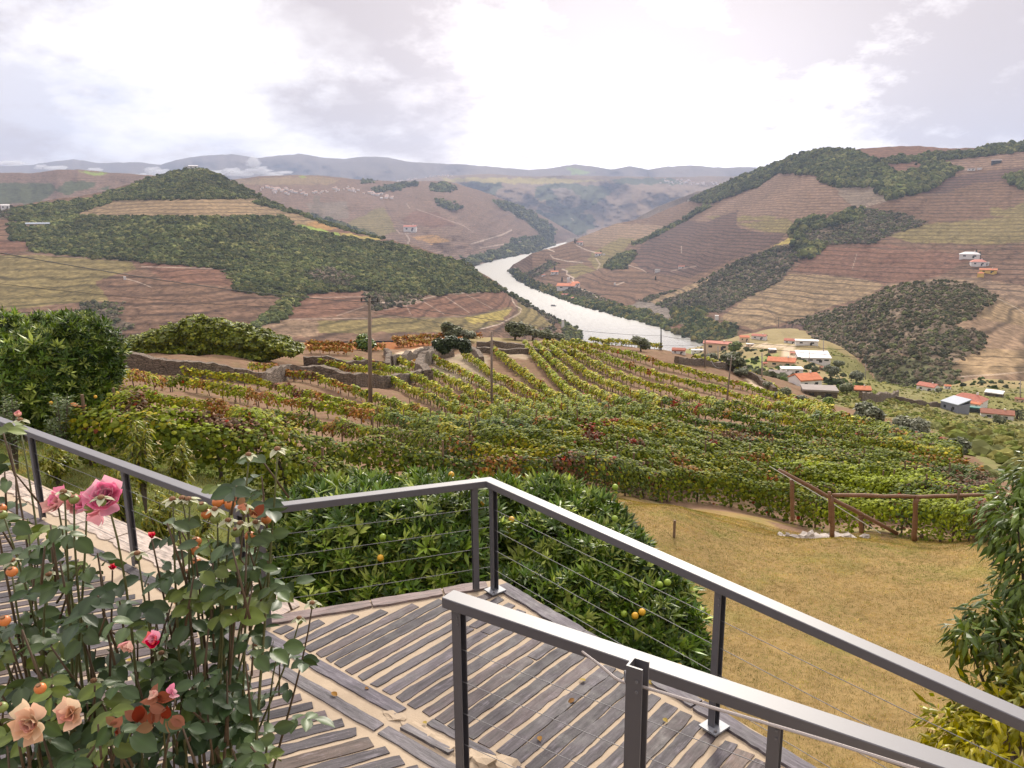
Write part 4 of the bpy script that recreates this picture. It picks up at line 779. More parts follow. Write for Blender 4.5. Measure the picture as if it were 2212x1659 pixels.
# ------------------------------------------------------------------ stone walls
def stone_mat(name,c1,c2,sc):
    m,nt,b=newmat(name); vr=nd(nt,'ShaderNodeTexVoronoi',feature='DISTANCE_TO_EDGE'); mp=nd(nt,'ShaderNodeMapping'); mp.inputs['Scale'].default_value=(1,1,2.2); nt.links.new(nd(nt,'ShaderNodeNewGeometry').outputs['Position'],mp.inputs[0]); nt.links.new(mp.outputs[0],vr.inputs['Vector']); vr.inputs['Scale'].default_value=sc
    v2=nd(nt,'ShaderNodeTexVoronoi'); nt.links.new(mp.outputs[0],v2.inputs['Vector']); v2.inputs['Scale'].default_value=sc
    c=mixc(nt,v2.outputs['Color'],c1,c2); e=ramp(nt,vr.outputs['Distance'],[(.0,(0,0,0)),(.09,(1,1,1))]); c=mixc(nt,e,(.045,.038,.03),c); c=mixc(nt,noise(nt,3,4),mixc(nt,1.0,c,(.6,.55,.5),'MULTIPLY'),c)
    nt.links.new(c,b.inputs['Base Color']); b.inputs['Roughness'].default_value=.95; bump(nt,b,vr.outputs['Distance'],.8,.1); return m
STONE=stone_mat('dry_stone',(.15,.115,.085),(.30,.24,.18),2.6)
def wall(px,h,th,label,Yfix=None,mat=None,name='stone_wall'):
    pts=[]
    for x,y in px:
        g=hit(x,y,h)
        if g is not None: pts.append(g)
    h=h*.78; P=np.array(pts); d=np.concatenate([[0],np.cumsum(np.linalg.norm(P[1:,:2]-P[:-1,:2],axis=1))]); n=max(4,int(d[-1]/.5)); t_=np.linspace(0,d[-1],n); X=np.interp(t_,d,P[:,0]); Yy=np.interp(t_,d,P[:,1]); Z=gheight(X,Yy)
    T=np.stack([np.gradient(X),np.gradient(Yy)],1); T/=np.linalg.norm(T,axis=1)[:,None]; Nn=np.stack([-T[:,1],T[:,0]],1)*th/2
    H=h*(1+.22*fbm(t_/2.0,t_*0,41,3)*2)+.06*rng.normal(size=n); loc=np.array([X[n//2],Yy[n//2],Z[n//2]]); V=[]
    for k in range(n):
        for s in (-1,1):
            for zz_,wd in ((-.8,1.15),(0,1.1),(H[k]*.5,1.0+rng.normal(0,.06)),(H[k],.85)): V.append((X[k]+s*Nn[k,0]*wd,Yy[k]+s*Nn[k,1]*wd,Z[k]+zz_))
    F=[]
    for k in range(n-1):
        a=k*8;b_=a+8
        for q in range(3): F.append((a+q,b_+q,b_+q+1,a+q+1)); F.append((a+4+q,a+5+q,b_+5+q,b_+4+q))
        F.append((a+3,b_+3,b_+7,a+7))
    for a in (0,(n-1)*8):
        for q in range(3): F.append((a+q,a+q+1,a+5+q,a+4+q))
    o=npmesh(name,V,np.array(F),mat or STONE,loc=loc); tag(o,label,'wall','dry stone walls around the vineyard'); return o
wall([(225,752),(300,760),(420,775),(560,792),(620,782),(680,785),(760,803),(830,807),(915,795)],1.5,.8,'longest dry stone wall, running from the big left tree under the ivy mound')
wall([(655,764),(740,775),(838,777)],1.4,.7,'dry stone wall in front of the dark round tree'); wall([(836,776),(842,758),(833,745)],1.5,.7,'short thick end of the walled corner right of the tall pole')
wall([(843,765),(880,755),(935,745),(985,736)],1.5,.8,'broken pale stone wall rising behind the grass path'); wall([(925,790),(905,775),(912,760),(940,748),(975,742)],2.0,1.1,'curved bulging stone wall beside the sandy path')
wall([(1030,735),(1090,737),(1160,745)],1.2,.7,'upper stone terrace wall under the grey olives'); wall([(1030,748),(1090,752),(1180,752),(1250,757)],1.1,.8,'lower stone terrace wall above the steep vine rows'); wall([(1000,742),(1030,752),(1040,765)],1.2,.8,'crumbling stone wall end behind the thin pole')
wall([(1462,768),(1510,772),(1560,780),(1610,790)],1.3,.8,'stone wall on the right above the yellow vines and olives'); wall([(1605,793),(1640,812),(1675,833)],1.5,.7,'stone wall along the light track beside the concrete pole')
wall([(1860,842),(1900,845),(1940,840)],2.5,.8,'ruined stone enclosure right of the orange roofed shed'); wall([(1935,852),(1980,862),(2040,870),(2080,868)],1.8,.8,'long low wall leading to the grey blue shed')
# ------------------------------------------------------------------ poles and cables
CONC=solid('concrete_pole',(.36,.32,.28),.9,.2,6); OLDW=solid('old_pole_wood',(.22,.17,.13),.9,.3,12,bmp=.3); DARK=solid('dark_metal',(.04,.04,.045),.6,.1,20); CER=solid('insulator_ceramic',(.6,.58,.52),.3,.05,20)
POLES={}
def pole(key,px,ytop,ybot,label,Y=None,r=.13,arm=0.0,mat=None,lean=None,hn=None):
    if Y is None:
        g=hit(px,ybot) if hn is None else None
        if hn: H=HILLS[hn]; d_=(H['PX']-px)**2+(H['PY']-ybot)**2; g=H['P'][np.unravel_index(np.argmin(d_),d_.shape)]
    else: g=atY(px,ybot,Y); g[2]=min(g[2],float(gheight(g[0],g[1])))
    top=atY(lean if lean else px,ytop,g[1]); loc=g; t=empty('utility_pole',loc); tag(t,label,'pole','utility poles along the hillside')
    pb=MB(); e=top-loc; pb.tube([(0,0,-.5),tuple(e*.5),tuple(e)],[r*1.15,r,r*.75],8); pb.build('pole_shaft',mat or OLDW,t,smooth=True)
    if arm:
        ab=MB(); ab.tube([(e[0]-arm/2,e[1],e[2]-.25),(e[0]+arm/2,e[1],e[2]-.25)],.05,6); ab.build('crossarm',DARK,t)
        for s in (-.5,0,.5):
            ib=MB(); x=e[0]+s*arm*.92; z_=e[2]-.2 if s else e[2]; ib.tube([(x,e[1],z_),(x,e[1],z_+.08),(x,e[1],z_+.16),(x,e[1],z_+.24)],[.045,.07,.05,.03],8); ib.build('insulator',CER if r<.12 else DARK,t)
    POLES[key]=(top,loc); return t
pole('a',800,644,880,'tall weathered pole with a crossarm standing in the vines at centre left',lean=798,Y=57,r=.15,arm=1.3); pole('b',1062,716,905,'thin plain pole between the steep vine rows',Y=54,r=.09); pole('c',1569,773,872,'leaning pole with white insulators above the yellow vine rows',Y=85,r=.09,arm=.9,mat=OLDW,lean=1580)
pole('d',1523,733,808,'brown pole left of the leaning pole, before the riverside roofs',Y=128,r=.14); pole('e',1428,708,762,'dark pole rising against the river surface',Y=142,r=.12,mat=DARK); pole('f',1646,762,822,'concrete pole standing at the stony track wall',Y=150,r=.14,mat=CONC); pole('g',1551,748,784,'short concrete post left of the dark olive tree',Y=160,r=.15,mat=CONC)
pole('h',1779,735,783,'tall white pole beside the white flat roofed building',r=.25,mat=CONC); pole('i',1748,758,786,'slim pole in front of the white flat roof',r=.15,mat=CONC); pole('j',1682,684,732,'dark pole by the white hut below the terraced field',r=.5,hn='RH',mat=DARK); pole('k',2204,822,868,'pale pole at the right edge above the palm',r=.2,mat=CONC); pole('l',1870,785,820,'thin pole on the yellow green ridge',r=.2,mat=CONC); pole('m',2070,860,890,'slanted dark post beside the grey blue shed',r=.15,mat=DARK,lean=2077)
def cable(a,b,sag,label,r=.012):
    t_=np.linspace(0,1,24)[:,None]; P=a+(b-a)*t_; P[:,2]-=(4*sag*t_*(1-t_))[:,0]; c=MB(); c.tube(P-a,r,5); tag(c.build('power_cable',DARK,loc=None),label,'cable','overhead cables').location=V3(a)
A=POLES['a'][0]; Bp=POLES['b'][0]; Cc=POLES['c'][0]; Dd=POLES['d'][0]
cable(atY(-300,488,30),A+np.array([0,0,-.3]),.5,'thick overhead cable crossing the left hill down to the tall pole',.022); cable(atY(-300,575,38),A+np.array([.5,0,-.9]),.5,'thin lower cable crossing the left fields to the tall pole',.012)
cable(A+np.array([.3,0,-.3]),atY(1430,725,150),.6,'cable running right from the tall pole to the dark river pole',.025); cable(A+np.array([0,0,-1.]),atY(1523,745,128),1.0,'lower cable running right from the tall pole over the thin pole',.018)
cable(atY(1430,725,150),Dd,.3,'short cable between the river pole and the brown pole',.03); cable(Dd,atY(2500,775,150),1.0,'upper long cable over the village to the right edge',.035); cable(Dd+np.array([0,0,-.5]),atY(2500,800,150),1.2,'lower long cable over the village to the right edge',.035); cable(atY(1527,750,127),Cc,2.2,'pale slack cable looping down to the leaning pole',.03); cable(atY(1940,840,100),atY(2500,840,60),.4,'cable over the right-hand houses',.012)
# ------------------------------------------------------------------ houses
RM={'or':solid('orange_tiles',(.62,.22,.11),.9,.35,1.2),'rd':solid('red_tiles',(.48,.18,.125),.9,.35,1.2),'br':solid('old_brown_tiles',(.33,.14,.09),.9,.35,1.0),'wh':solid('white_sheet_roof',(.80,.78,.76),.7,.06,.6),'gy':solid('grey_roof',(.30,.26,.235),.9,.2,.8),'bl':solid('blue_grey_sheet',(.33,.37,.43),.6,.1,.8),'pk':solid('pink_tiles',(.62,.27,.20),.9,.25,1.0),'gr':solid('green_sheet',(.05,.20,.17),.6,.15,1)}
WM={'w':solid('white_wall',(.78,.75,.72),.9,.06,1),'c':solid('cream_wall',(.72,.55,.38),.9,.08,1),'s':STONE,'y':solid('yellow_wall',(.75,.50,.12),.9,.08,1),'b':solid('blue_grey_wall',(.24,.25,.30),.8,.1,1),'d':solid('dark_wall',(.05,.06,.06),.8,.2,1)}
GLS,_nt,_b=newmat('dark_window_glass'); _b.inputs['Base Color'].default_value=(.03,.035,.045,1); _b.inputs['Roughness'].default_value=.15
def gpoint(px,py,hn=None):
    if hn: H=HILLS[hn]; d_=(H['PX']-px)**2+(H['PY']-py)**2; return H['P'][np.unravel_index(np.argmin(d_),d_.shape)].copy()
    return hit(px,py)
def house(px,py,wpx,dr,hr,rot,roof,wl,label,hn=None,rooft='gable',Y=None,windows=2,cat='house',name='house',group='village houses',detail=True):
    g=gpoint(px,py,hn) if Y is None else atY(px,py,Y)
    if g is None: print('no ground',label); return
    W=wpx*g[1]/FPX; Dp=W*dr; H=W*hr; az=math.atan2(-g[0],g[1]); t=empty(name,g,az+math.radians(rot)); tag(t,label,cat,group)
    b=MB(); b.box((-W/2,-Dp/2,-H*.8-2),(W/2,Dp/2,H))
    rb=MB(); e=W*.03; rh=min(W,Dp)*.22
    if rooft=='gable': # ridge along x
        b.add([(-W/2,-Dp/2,H),(W/2,-Dp/2,H),(W/2,Dp/2,H),(-W/2,Dp/2,H),(-W/2,0,H+rh*.9),(W/2,0,H+rh*.9)],[(0,4,3),(1,2,5),(0,1,5,4),(3,4,5,2)])
        th=.2+W*.01; x0,x1=-W/2-e,W/2+e
        for s in (-1,1):
            y0=s*(Dp/2+e); rb.add([(x0,y0,H-.05),(x1,y0,H-.05),(x1,0,H+rh),(x0,0,H+rh),(x0,y0,H-.05+th),(x1,y0,H-.05+th),(x1,0,H+rh+th),(x0,0,H+rh+th)],[(0,1,2,3),(4,5,6,7),(0,1,5,4),(0,3,7,4),(1,2,6,5)])
    elif rooft=='hip':
        a=.25*W; V=[(-W/2-e,-Dp/2-e,H),(W/2+e,-Dp/2-e,H),(W/2+e,Dp/2+e,H),(-W/2-e,Dp/2+e,H),(-W/2+a,0,H+rh*1.2),(W/2-a,0,H+rh*1.2)]; rb.add(V,[(0,1,5,4),(1,2,5),(2,3,4,5),(3,0,4),(0,3,2,1)])
    elif rooft=='shed': rb.add([(-W/2-e,-Dp/2-e,H*1.02),(W/2+e,-Dp/2-e,H*1.02),(W/2+e,Dp/2+e,H*1.02+rh),(-W/2-e,Dp/2+e,H*1.02+rh),(-W/2-e,-Dp/2-e,H*1.02+.3),(W/2+e,-Dp/2-e,H*1.02+.3),(W/2+e,Dp/2+e,H*1.02+rh+.3),(-W/2-e,Dp/2+e,H*1.02+rh+.3)],[(4,5,6,7),(0,1,5,4),(1,2,6,5),(2,3,7,6),(3,0,4,7),(0,3,2,1)]); b.box((-W/2,Dp/2-.3,H),(W/2,Dp/2,H+rh))
    else: rb.box((-W/2-e,-Dp/2-e,H+.01),(W/2+e,Dp/2+e,H+.35))
    b.build('walls',WM[wl],t); rf=rb.build('roof',RM[roof],t)
    if detail and rooft in('gable','hip') and wpx>24: cb=MB(); cb.box((W*.2,-W*.03,H),(W*.26,W*.03,H+rh*1.6)); cb.build('chimney',WM['w'],rf)
    if detail:
        for k in range(windows):
            x=-W/2+W*(k+.5)/windows; wb=MB(); ww=W*.07; wb.box((x-ww,-Dp/2-.04,H*.42),(x+ww,-Dp/2+.02,H*.75)); wb.build('window',GLS,t)
        db=MB(); db.box((-W*.08+W*.22,-Dp/2-.05,0),(W*.02+W*.22,-Dp/2+.02,H*.6)); db.build('door',DARK,t)
    return t
for a in [(1742,745,46,.4,.20,4,'wh','w','long white warehouse roof at the top of the village',None,'flat'),(1708,742,26,.6,.25,-10,'rd','w','small red roofed house left of the white warehouse'),(1755,780,66,.6,.14,12,'wh','w','largest white flat roofed building beside the tall white pole',None,'shed',None,4),
 (1688,792,56,.55,.22,-6,'or','c','cream house with orange roof and hedge'),(1709,805,44,.6,.22,10,'wh','w','white flat roofed house below the cream one',None,'flat'),(1686,818,48,.6,.22,-15,'gy','s','ruined grey stone house without plaster'),(1738,835,52,.9,.34,35,'or','w','bright orange roofed house with white gable, village centre'),
 (1768,856,70,.75,.22,8,'gy','s','big grey flat roofed stone building at the near village edge',None,'flat'),(1855,850,44,.6,.22,12,'or','s','low stone shed with bright orange roof on the right'),(1640,733,30,.5,.25,-15,'rd','w','red roofed white house by the upper field'),(1607,738,20,.8,.5,10,'or','c','small orange house with pointed front near the track'),
 (1668,762,16,.6,.35,20,'wh','s','tiny pale roofed stone hut in the middle of the village',None,'shed'),(1716,768,18,.6,.3,-8,'pk','c','pink roofed cream cottage left of the largest white roof'),(1780,800,18,.6,.3,25,'br','s','small brown roofed stone cottage behind the bright orange roof'),(1722,822,22,.6,.25,-12,'gy','s','low grey roofed stone shed left of the white gabled house'),(1655,790,18,.5,.3,10,'rd','c','small red roofed cottage beside the track wall'),(1590,752,14,.6,.4,-10,'rd','w','little red roofed white house behind the light green tree'),(1620,748,16,.6,.3,5,'wh','c','small cream house with pale roof near the upper field',None,'flat'),
 (1550,757,58,.35,.25,-8,'pk','c','long pink roofed riverside building'),(1507,762,26,.5,.2,10,'wh','w','white roofed riverside shed',None,'flat'),(1466,764,28,.5,.25,-5,'rd','w','red roofed riverside house nearest the dark pole'),(1520,735,20,.5,.25,-25,'rd','w','small red roofed house on the quay'),
 (2004,845,38,.7,.3,-25,'rd','w','white village house with red roof right of the dark conifer'),(2046,840,13,.8,.5,10,'or','w','tiny white hut with orange roof next to the white village house'),(2065,821,22,.6,.25,15,'or','w','small orange roof house highest on the dark slope'),(2093,874,62,.7,.22,-15,'rd','w','large white house with red hipped roof at lower right',None,'hip'),
 (2062,888,42,.9,.45,-38,'bl','b','blue grey metal shed with slanted roof',None,'shed'),(2104,880,28,.5,.3,-20,'or','w','low orange roofed annexe behind the blue grey shed'),(2152,904,62,.5,.2,5,'br','w','long low building with old red brown roof at the right edge'),(2147,856,34,.5,.2,-10,'wh','s','half ruined hut with pale sheet roof',None,'shed'),(2203,868,20,.6,.3,0,'br','c','brown roofed house cut off by the right edge'),(2101,890,32,.4,.3,0,'gr','d','dark teal container store below the large white house',None,'flat')]:
    house(*a)
for a in [(2094,557,38,.5,.22,0,'wh','w','white estate house with two cypresses on the right hill','RH','hip'),(2112,573,28,.7,.3,10,'pk','w','white house in the middle of the right hillside cluster','RH','hip'),(2128,574,14,.8,.35,0,'gy','w','small white annexe right of the middle hillside house','RH'),(2134,590,32,.4,.2,0,'or','y','long yellow house with orange roof on the right hill','RH'),(2118,598,12,.8,.6,0,'or','y','small yellow cube house lowest in the hillside cluster','RH','hip'),
 (2152,353,18,.5,.3,0,'gy','d','dark barn high on the right ridge','RH'),(2098,369,14,.4,.3,0,'wh','w','left white hut on the high ridge road','RH','flat'),(2115,366,9,.5,.4,0,'wh','w','right white hut on the high ridge road','RH','flat'),
 (1224,624,38,.6,.18,-12,'or','w','large white riverside estate with orange roofs','RH','gable'),(1240,618,20,.8,.3,40,'or','w','wing of the riverside estate at the road bend','RH','gable'),(1229,610,6,.8,1.6,0,'wh','w','small white chapel tower behind the riverside estate','RH','flat'),(1198,592,16,.6,.3,0,'or','w','orange roofed house upstream of the estate','RH'),(1174,596,8,.6,.3,0,'rd','w','tiny red roofed hut left of the upstream house','RH'),
 (1253,529,14,.5,.4,0,'rd','w','white house with cypresses at the river bend','RH'),(1291,553,14,.5,.4,0,'pk','w','white house beside a cypress on the zigzag road','RH'),(1303,551,6,.6,.4,0,'gy','w','tiny hut right of the zigzag road house','RH'),(1420,588,11,.6,.5,0,'gy','w','small white hut in the terraces','RH'),(1472,579,13,.5,.3,0,'rd','w','small red roofed hut in the terraces','RH'),
 (1220,640,13,.6,.3,0,'rd','w','red roofed house below the estate','RH'),(1240,647,12,.6,.3,0,'pk','w','pink roofed house near the bank','RH'),(1329,616,4,.8,1.1,0,'wh','w','tiny white shrine on the terrace path','RH','flat'),(1547,691,8,.8,1.2,0,'wh','w','white upright transformer hut at the field corner','RH','flat'),(1649,722,9,.8,.5,0,'wh','w','white hut at the foot of the terraced field','RH','shed'),(1488,434,6,.6,.4,0,'wh','w','white hut at the tip of the pine ridge','RH','flat'),
 (887,500,26,.6,.35,-10,'rd','w','red roofed farmhouse alone in the middle hills','LC'),(825,430,5,.8,.5,0,'wh','w','lone white farmhouse above the middle hills','LC'),
 (12,452,16,.6,.5,0,'wh','w','white house at the left edge on the hill saddle','LH'),(82,489,42,.3,.12,0,'bl','c','long low shed in the left woods','LH'),(271,604,5,.9,1.2,0,'wh','w','tiny white hut in the left fields','LH','flat'),
 (404,366,10,.6,.5,0,'wh','w','left white building of the chapel on the hill top','LH','flat'),(418,365,18,.4,.3,0,'wh','w','main white building of the chapel on the hill top','LH','gable'),(432,368,8,.6,.4,0,'wh','c','low building right of the hill top chapel','LH','flat'),
 (1215,708,6,.9,3.0,0,'wh','w','slim white landing tower on the left bank foot','LH','flat')]:
    house(*a,group='distant estate buildings',windows=2,detail=a[2]>12)
# far villages: copies of one little house
def cluster(hn,curve_,n,wpx,label,group,spread):
    c_=resample(curve_,200); first=None
    for k in range(n):
        q=c_[random.randrange(200)]; px=q[0]+random.gauss(0,4); py=q[1]+random.gauss(0,spread)
        g=gpoint(px,py,hn); W=wpx*g[1]/FPX*random.uniform(.7,1.25)
        if first is None:
            b=MB(); b.box((-.5,-.35,-.4),(.5,.35,.45)); b.add([(-.55,-.4,.45),(.55,-.4,.45),(.55,.4,.45),(-.55,.4,.45),(-.5,0,.66),(.5,0,.66)],[(0,1,5,4),(2,3,4,5),(0,4,3),(1,2,5)])
            o=b.build('far_house',VILM); first=o
        else: o=first.copy(); COL.objects.link(o)
        o.location=V3(g); o.scale=(W,W,W*random.uniform(.8,1.3)); o.rotation_euler=(0,0,random.uniform(-.6,.6)); tag(o,label,'house',group)
VILM,_nt,_b=newmat('far_village_plaster'); 
_sp=nd(_nt,'ShaderNodeSeparateXYZ'); _g=nd(_nt,'ShaderNodeNewGeometry'); _nt.links.new(_g.outputs['Normal'],_sp.inputs[0]); _r=ramp(_nt,_sp.outputs[2],[(.4,(.80,.76,.72)),(.5,(.62,.42,.34))]); _nt.links.new(_r,_b.inputs['Base Color']); _b.inputs['Roughness'].default_value=.9
cluster('LC',z2((300,290),(420,285),(560,310),(640,330)),34,5.5,'pale house of the far hillside village, left part of its line','houses of the left village',3.2); cluster('LC',z2((710,320),(860,285),(940,300),(1100,330),(1200,348)),46,5.0,'pale house of the far hillside village, right part of its line','houses of the right village',2.8)
cluster('FC',z3((1600,195),(1720,215),(1800,200),(1950,225),(2050,215)),46,3.2,'tiny white house in the farthest village before the blue mountains','houses of the farthest village',2.5); cluster('FC',z2((1100,212),(1300,215),(1600,205)),30,3.0,'tiny white house on the far plateau below the mountains','houses of the far plateau',1.2)
# cypresses
def cypress(px,py,hpx,label,hn):
    g=gpoint(px,py,hn); h=hpx*g[1]/FPX; t=empty('cypress_tree',g); tag(t,label,'cypress','cypresses on the far slopes'); lob=[(g+np.array([0,0,h*q]),(h*w_,h*w_,h*.2)) for q,w_ in ((.2,.13),(.38,.15),(.56,.13),(.74,.10),(.9,.06))]; crown(t,lob,500,h*.10,[(.025,.035,.018),(.035,.045,.022)],LM['olive'],'quad',loc=g); tb=MB(); tb.tube([(0,0,-1),(0,0,h*.3)],h*.03,5); tb.build('trunk',BARK,t)
for a in [(2107,553,13,'taller cypress beside the white estate house'),(2115,555,11,'shorter cypress beside the white estate house'),(1242,525,9,'cypress left of the house at the river bend'),(1246,526,7,'second smaller cypress at the river bend'),(1298,550,9,'cypress on the zigzag road'),(1199,584,8,'cypress above the upstream house'),(1417,605,8,'lone cypress on the terrace path'),(1214,608,9,'cypress behind the riverside estate')]: cypress(*a,'RH')
# palm
g=hit(2196,905); h=24*g[1]/FPX; t=empty('palm_tree',g); tag(t,'broad palm tree at the right edge beside the long brown roof','palm tree'); tb=MB(); tb.tube([(0,0,-.5),(0,0,h*.6)],[.4,.35],8); tb.build('trunk',BARK,t)
fr=MB()
for k in range(34):
    a=k*2.4; e=random.uniform(-.3,1.2); L_=h*1.0; p=[np.array([0,0,h*.6])+np.array([math.cos(a)*math.cos(e),math.sin(a)*math.cos(e),math.sin(e)])*L_*s-np.array([0,0,1])*L_*.55*s*s for s in (0,.3,.6,.85,1)]
    sd_=np.array([-math.sin(a),math.cos(a),0])*h*.10
    for q in range(4): fr.add([p[q]-sd_*(1-.2*q)-np.array([0,0,.3]),p[q],p[q]+sd_*(1-.2*q)-np.array([0,0,.3]),p[q+1]+sd_*(.8-.2*q)-np.array([0,0,.3]),p[q+1],p[q+1]-sd_*(.8-.2*q)-np.array([0,0,.3])],[(0,1,4,5),(1,2,3,4)])
fr.build('fronds',solid('palm_frond',(.11,.12,.05),.7,.3,2),t)
# boat, quay and moored cars
def boat(px,py,lpx,label,rot):
    g=atz(px,py,RIVER_Z); Lb=lpx*g[1]/FPX; t=empty('river_boat',g,math.radians(rot)); tag(t,label,'boat','boats on the river'); hb_=MB(); n=10; V=[];F=[]
    for k in range(n+1):
        s=k/n; x=(s-.5)*Lb; w_=Lb*.13*(math.sin(math.pi*min(1,.25+s*.75))**.6 if s<1 else .02); V+=[(x,-w_,1.6),(x,-w_*.6,-.5),(x,w_*.6,-.5),(x,w_,1.6)]
    for k in range(n):
        for q in range(3): a=k*4+q; F.append((a,a+4,a+5,a+1))
        F.append((k*4,k*4+3,k*4+7,k*4+4))
    F+=[(0,1,2,3),(n*4,n*4+3,n*4+2,n*4+1)]
    hb_.add(V,F); hb_.build('hull',RM['bl'],t); cb=MB(); cb.box((-Lb*.4,-Lb*.10,1.6),(Lb*.28,Lb*.10,3.6)); cb.build('cabin',WM['w'],t); rb=MB(); rb.box((-Lb*.43,-Lb*.115,3.61),(Lb*.32,Lb*.115,3.9)); rb.build('roof',RM['wh'],t); wb=MB(); wb.box((-Lb*.37,-Lb*.103,2.3),(Lb*.25,Lb*.103,3.0)); wb.build('window_band',GLS,t)
boat(1196,661,14,'white tour boat sailing on the open river',-35); boat(1450,707,13,'moored flat boat left of the pontoon',-20); boat(1462,710,10,'second moored boat at the pontoon',-20)
qp=[(1430,702),(1455,706),(1480,716),(1500,724),(1530,733),(1560,742),(1590,752)]; Q=[atz(x,y,RIVER_Z) for x,y in qp]; qb=MB()
for p,q in zip(Q[:-1],Q[1:]):
    n_=np.array([-(q-p)[1],(q-p)[0],0]); n_/=np.linalg.norm(n_); n_*=5; V=[p-n_*.3,q-n_*.3,q+n_,p+n_]; qb.add([v+np.array([0,0,-1]) for v in V]+[v+np.array([0,0,2.2]) for v in V],[(4,5,6,7),(0,1,5,4),(1,2,6,5),(2,3,7,6),(3,0,4,7)])
tag(qb.build('quay',solid('quay_stone',(.42,.36,.31),.9,.2,.3)),'pale stone quay curving along the right bank','quay')
for k in range(6):
    p=Q[3]+(Q[5]-Q[3])*(k+.5)/6+np.array([2,3,2.3]); t=empty('parked_car',p,math.radians(-40)); tag(t,'parked car on the pale quay','car','cars parked on the quay'); cb=MB(); cb.box((-2,-.9,.3),(2,.9,.9)); cb.build('body',[WM['w'],DARK,WM['b']][k%3],t); c2=MB(); c2.add([(-1.4,-.85,.9),(1.2,-.85,.9),(1.2,.85,.9),(-1.4,.85,.9),(-1,-.75,1.45),(.7,-.75,1.45),(.7,.75,1.45),(-1,.75,1.45)],[(4,5,6,7),(0,1,5,4),(1,2,6,5),(2,3,7,6),(3,0,4,7)]); c2.build('cabin',GLS,t)
    for wx in (-1.25,1.25):
        for wy in (-.9,.9): wb=MB(); wb.tube([(wx,wy-.1,.32),(wx,wy+.1,.32)],.32,10); wb.build('wheel',DARK,t)
# ================================================================== terrace deck
DZ=-3.3
AB=np.array([-2.12,5.76]); BC=np.array([-.215,6.40]); dA=np.array([-5.93,8.63])-AB; dA/=np.linalg.norm(dA); A0=AB+dA*11.0; dC=np.array([2.33,3.11])-BC; dC/=np.linalg.norm(dC); C1=BC+dC*7.6
dB=(BC-AB)/np.linalg.norm(BC-AB)
def outn(d): n=np.array([-d[1],d[0]]); return n if n@np.array([0,1.0])>0 else -n
nA,nB,nC=outn(dA),outn(dB),outn(dC)
def isect(p,d,q,e):
    t=np.linalg.solve(np.array([d,-e]).T,q-p); return p+d*t[0]
oA,oB,oC=.50,.16,.20
eAB=isect(A0+nA*oA,dA,BC+nB*oB,dB); eBC=isect(BC+nB*oB,dB,BC+nC*oC,dC)
outer=[A0+nA*oA,eAB,eBC,C1+nC*oC,np.array([C1[0]+nC[0]*oC,-4.0]),np.array([A0[0]+nA[0]*oA,-4.0])]
SL=math.radians
def deckmat(ang,name):
    m,nt,b=newmat(name); a=nd(nt,'ShaderNodeAttribute',attribute_name='Col'); mp=nd(nt,'ShaderNodeMapping',vector_type='POINT'); mp.inputs['Rotation'].default_value=(0,0,-SL(ang)); nt.links.new(nd(nt,'ShaderNodeNewGeometry').outputs['Position'],mp.inputs[0])
    m2=nd(nt,'ShaderNodeMapping'); m2.inputs['Scale'].default_value=(5,42,5); nt.links.new(mp.outputs[0],m2.inputs[0]); st=noise(nt,1.0,6,.7,m2.outputs[0]); bl=noise(nt,7,5,.6); pt=noise(nt,60,3,.6)
    v=mth(nt,'ADD',mth(nt,'MULTIPLY',st,2.7),mth(nt,'MULTIPLY',bl,1.0)); v=mth(nt,'MAXIMUM',mth(nt,'SUBTRACT',v,1.0),.15); vv=nd(nt,'ShaderNodeCombineXYZ'); [nt.links.new(v,vv.inputs[i]) for i in range(3)]
    c=mixc(nt,1.0,a.outputs['Color'],vv.outputs[0],'MULTIPLY'); lite=ramp(nt,mth(nt,'MULTIPLY',st,bl),[(.30,(0,0,0)),(.42,(1,1,1))]); c=mixc(nt,mth(nt,'MULTIPLY',lite,.5),c,(.27,.25,.27))
    c=mixc(nt,mth(nt,'MULTIPLY',ramp(nt,pt,[(.66,(0,0,0)),(.72,(1,1,1))]),.35),c,(.30,.26,.22))
    nt.links.new(c,b.inputs['Base Color']); nt.links.new(ramp(nt,bl,[(.3,(.55,.55,.55)),(.7,(.85,.85,.85))]),b.inputs['Roughness']); bump(nt,b,mth(nt,'ADD',st,mth(nt,'MULTIPLY',pt,.3)),.75,.006); return m
m,nt,b=newmat('cream_mortar'); f=noise(nt,9,6,.7); g=noise(nt,90,4,.7); c=mixc(nt,f,(.38,.295,.20),(.54,.435,.31)); c=mixc(nt,ramp(nt,g,[(.62,(0,0,0)),(.70,(1,1,1))]),c,(.34,.27,.20)); c=mixc(nt,ramp(nt,noise(nt,1.7,4,.6),[(.55,(0,0,0)),(.75,(.45,.45,.45))]),c,(.36,.30,.24)); nt.links.new(c,b.inputs['Base Color']); b.inputs['Roughness'].default_value=.95; bump(nt,b,mth(nt,'ADD',g,f),.5,.006); MORT=m
db=MB(); db.prism([tuple(p) for p in outer][::-1],DZ-.16,DZ); dk=db.build('terrace_floor',MORT); tag(dk,kind='structure')
wb=MB(); inn=[p*1.0-(n_*.10) for p,n_ in zip(outer,[nA,nA,nC,nC,np.array([1,0]),np.array([-1,0])])]; wb.prism([tuple(p) for p in inn][::-1],-8.4,DZ-.161); tag(wb.build('retaining_wall',stone_mat('terrace_stone',(.22,.18,.15),(.38,.32,.26),4)),'stone retaining wall carrying the slate terrace','wall')
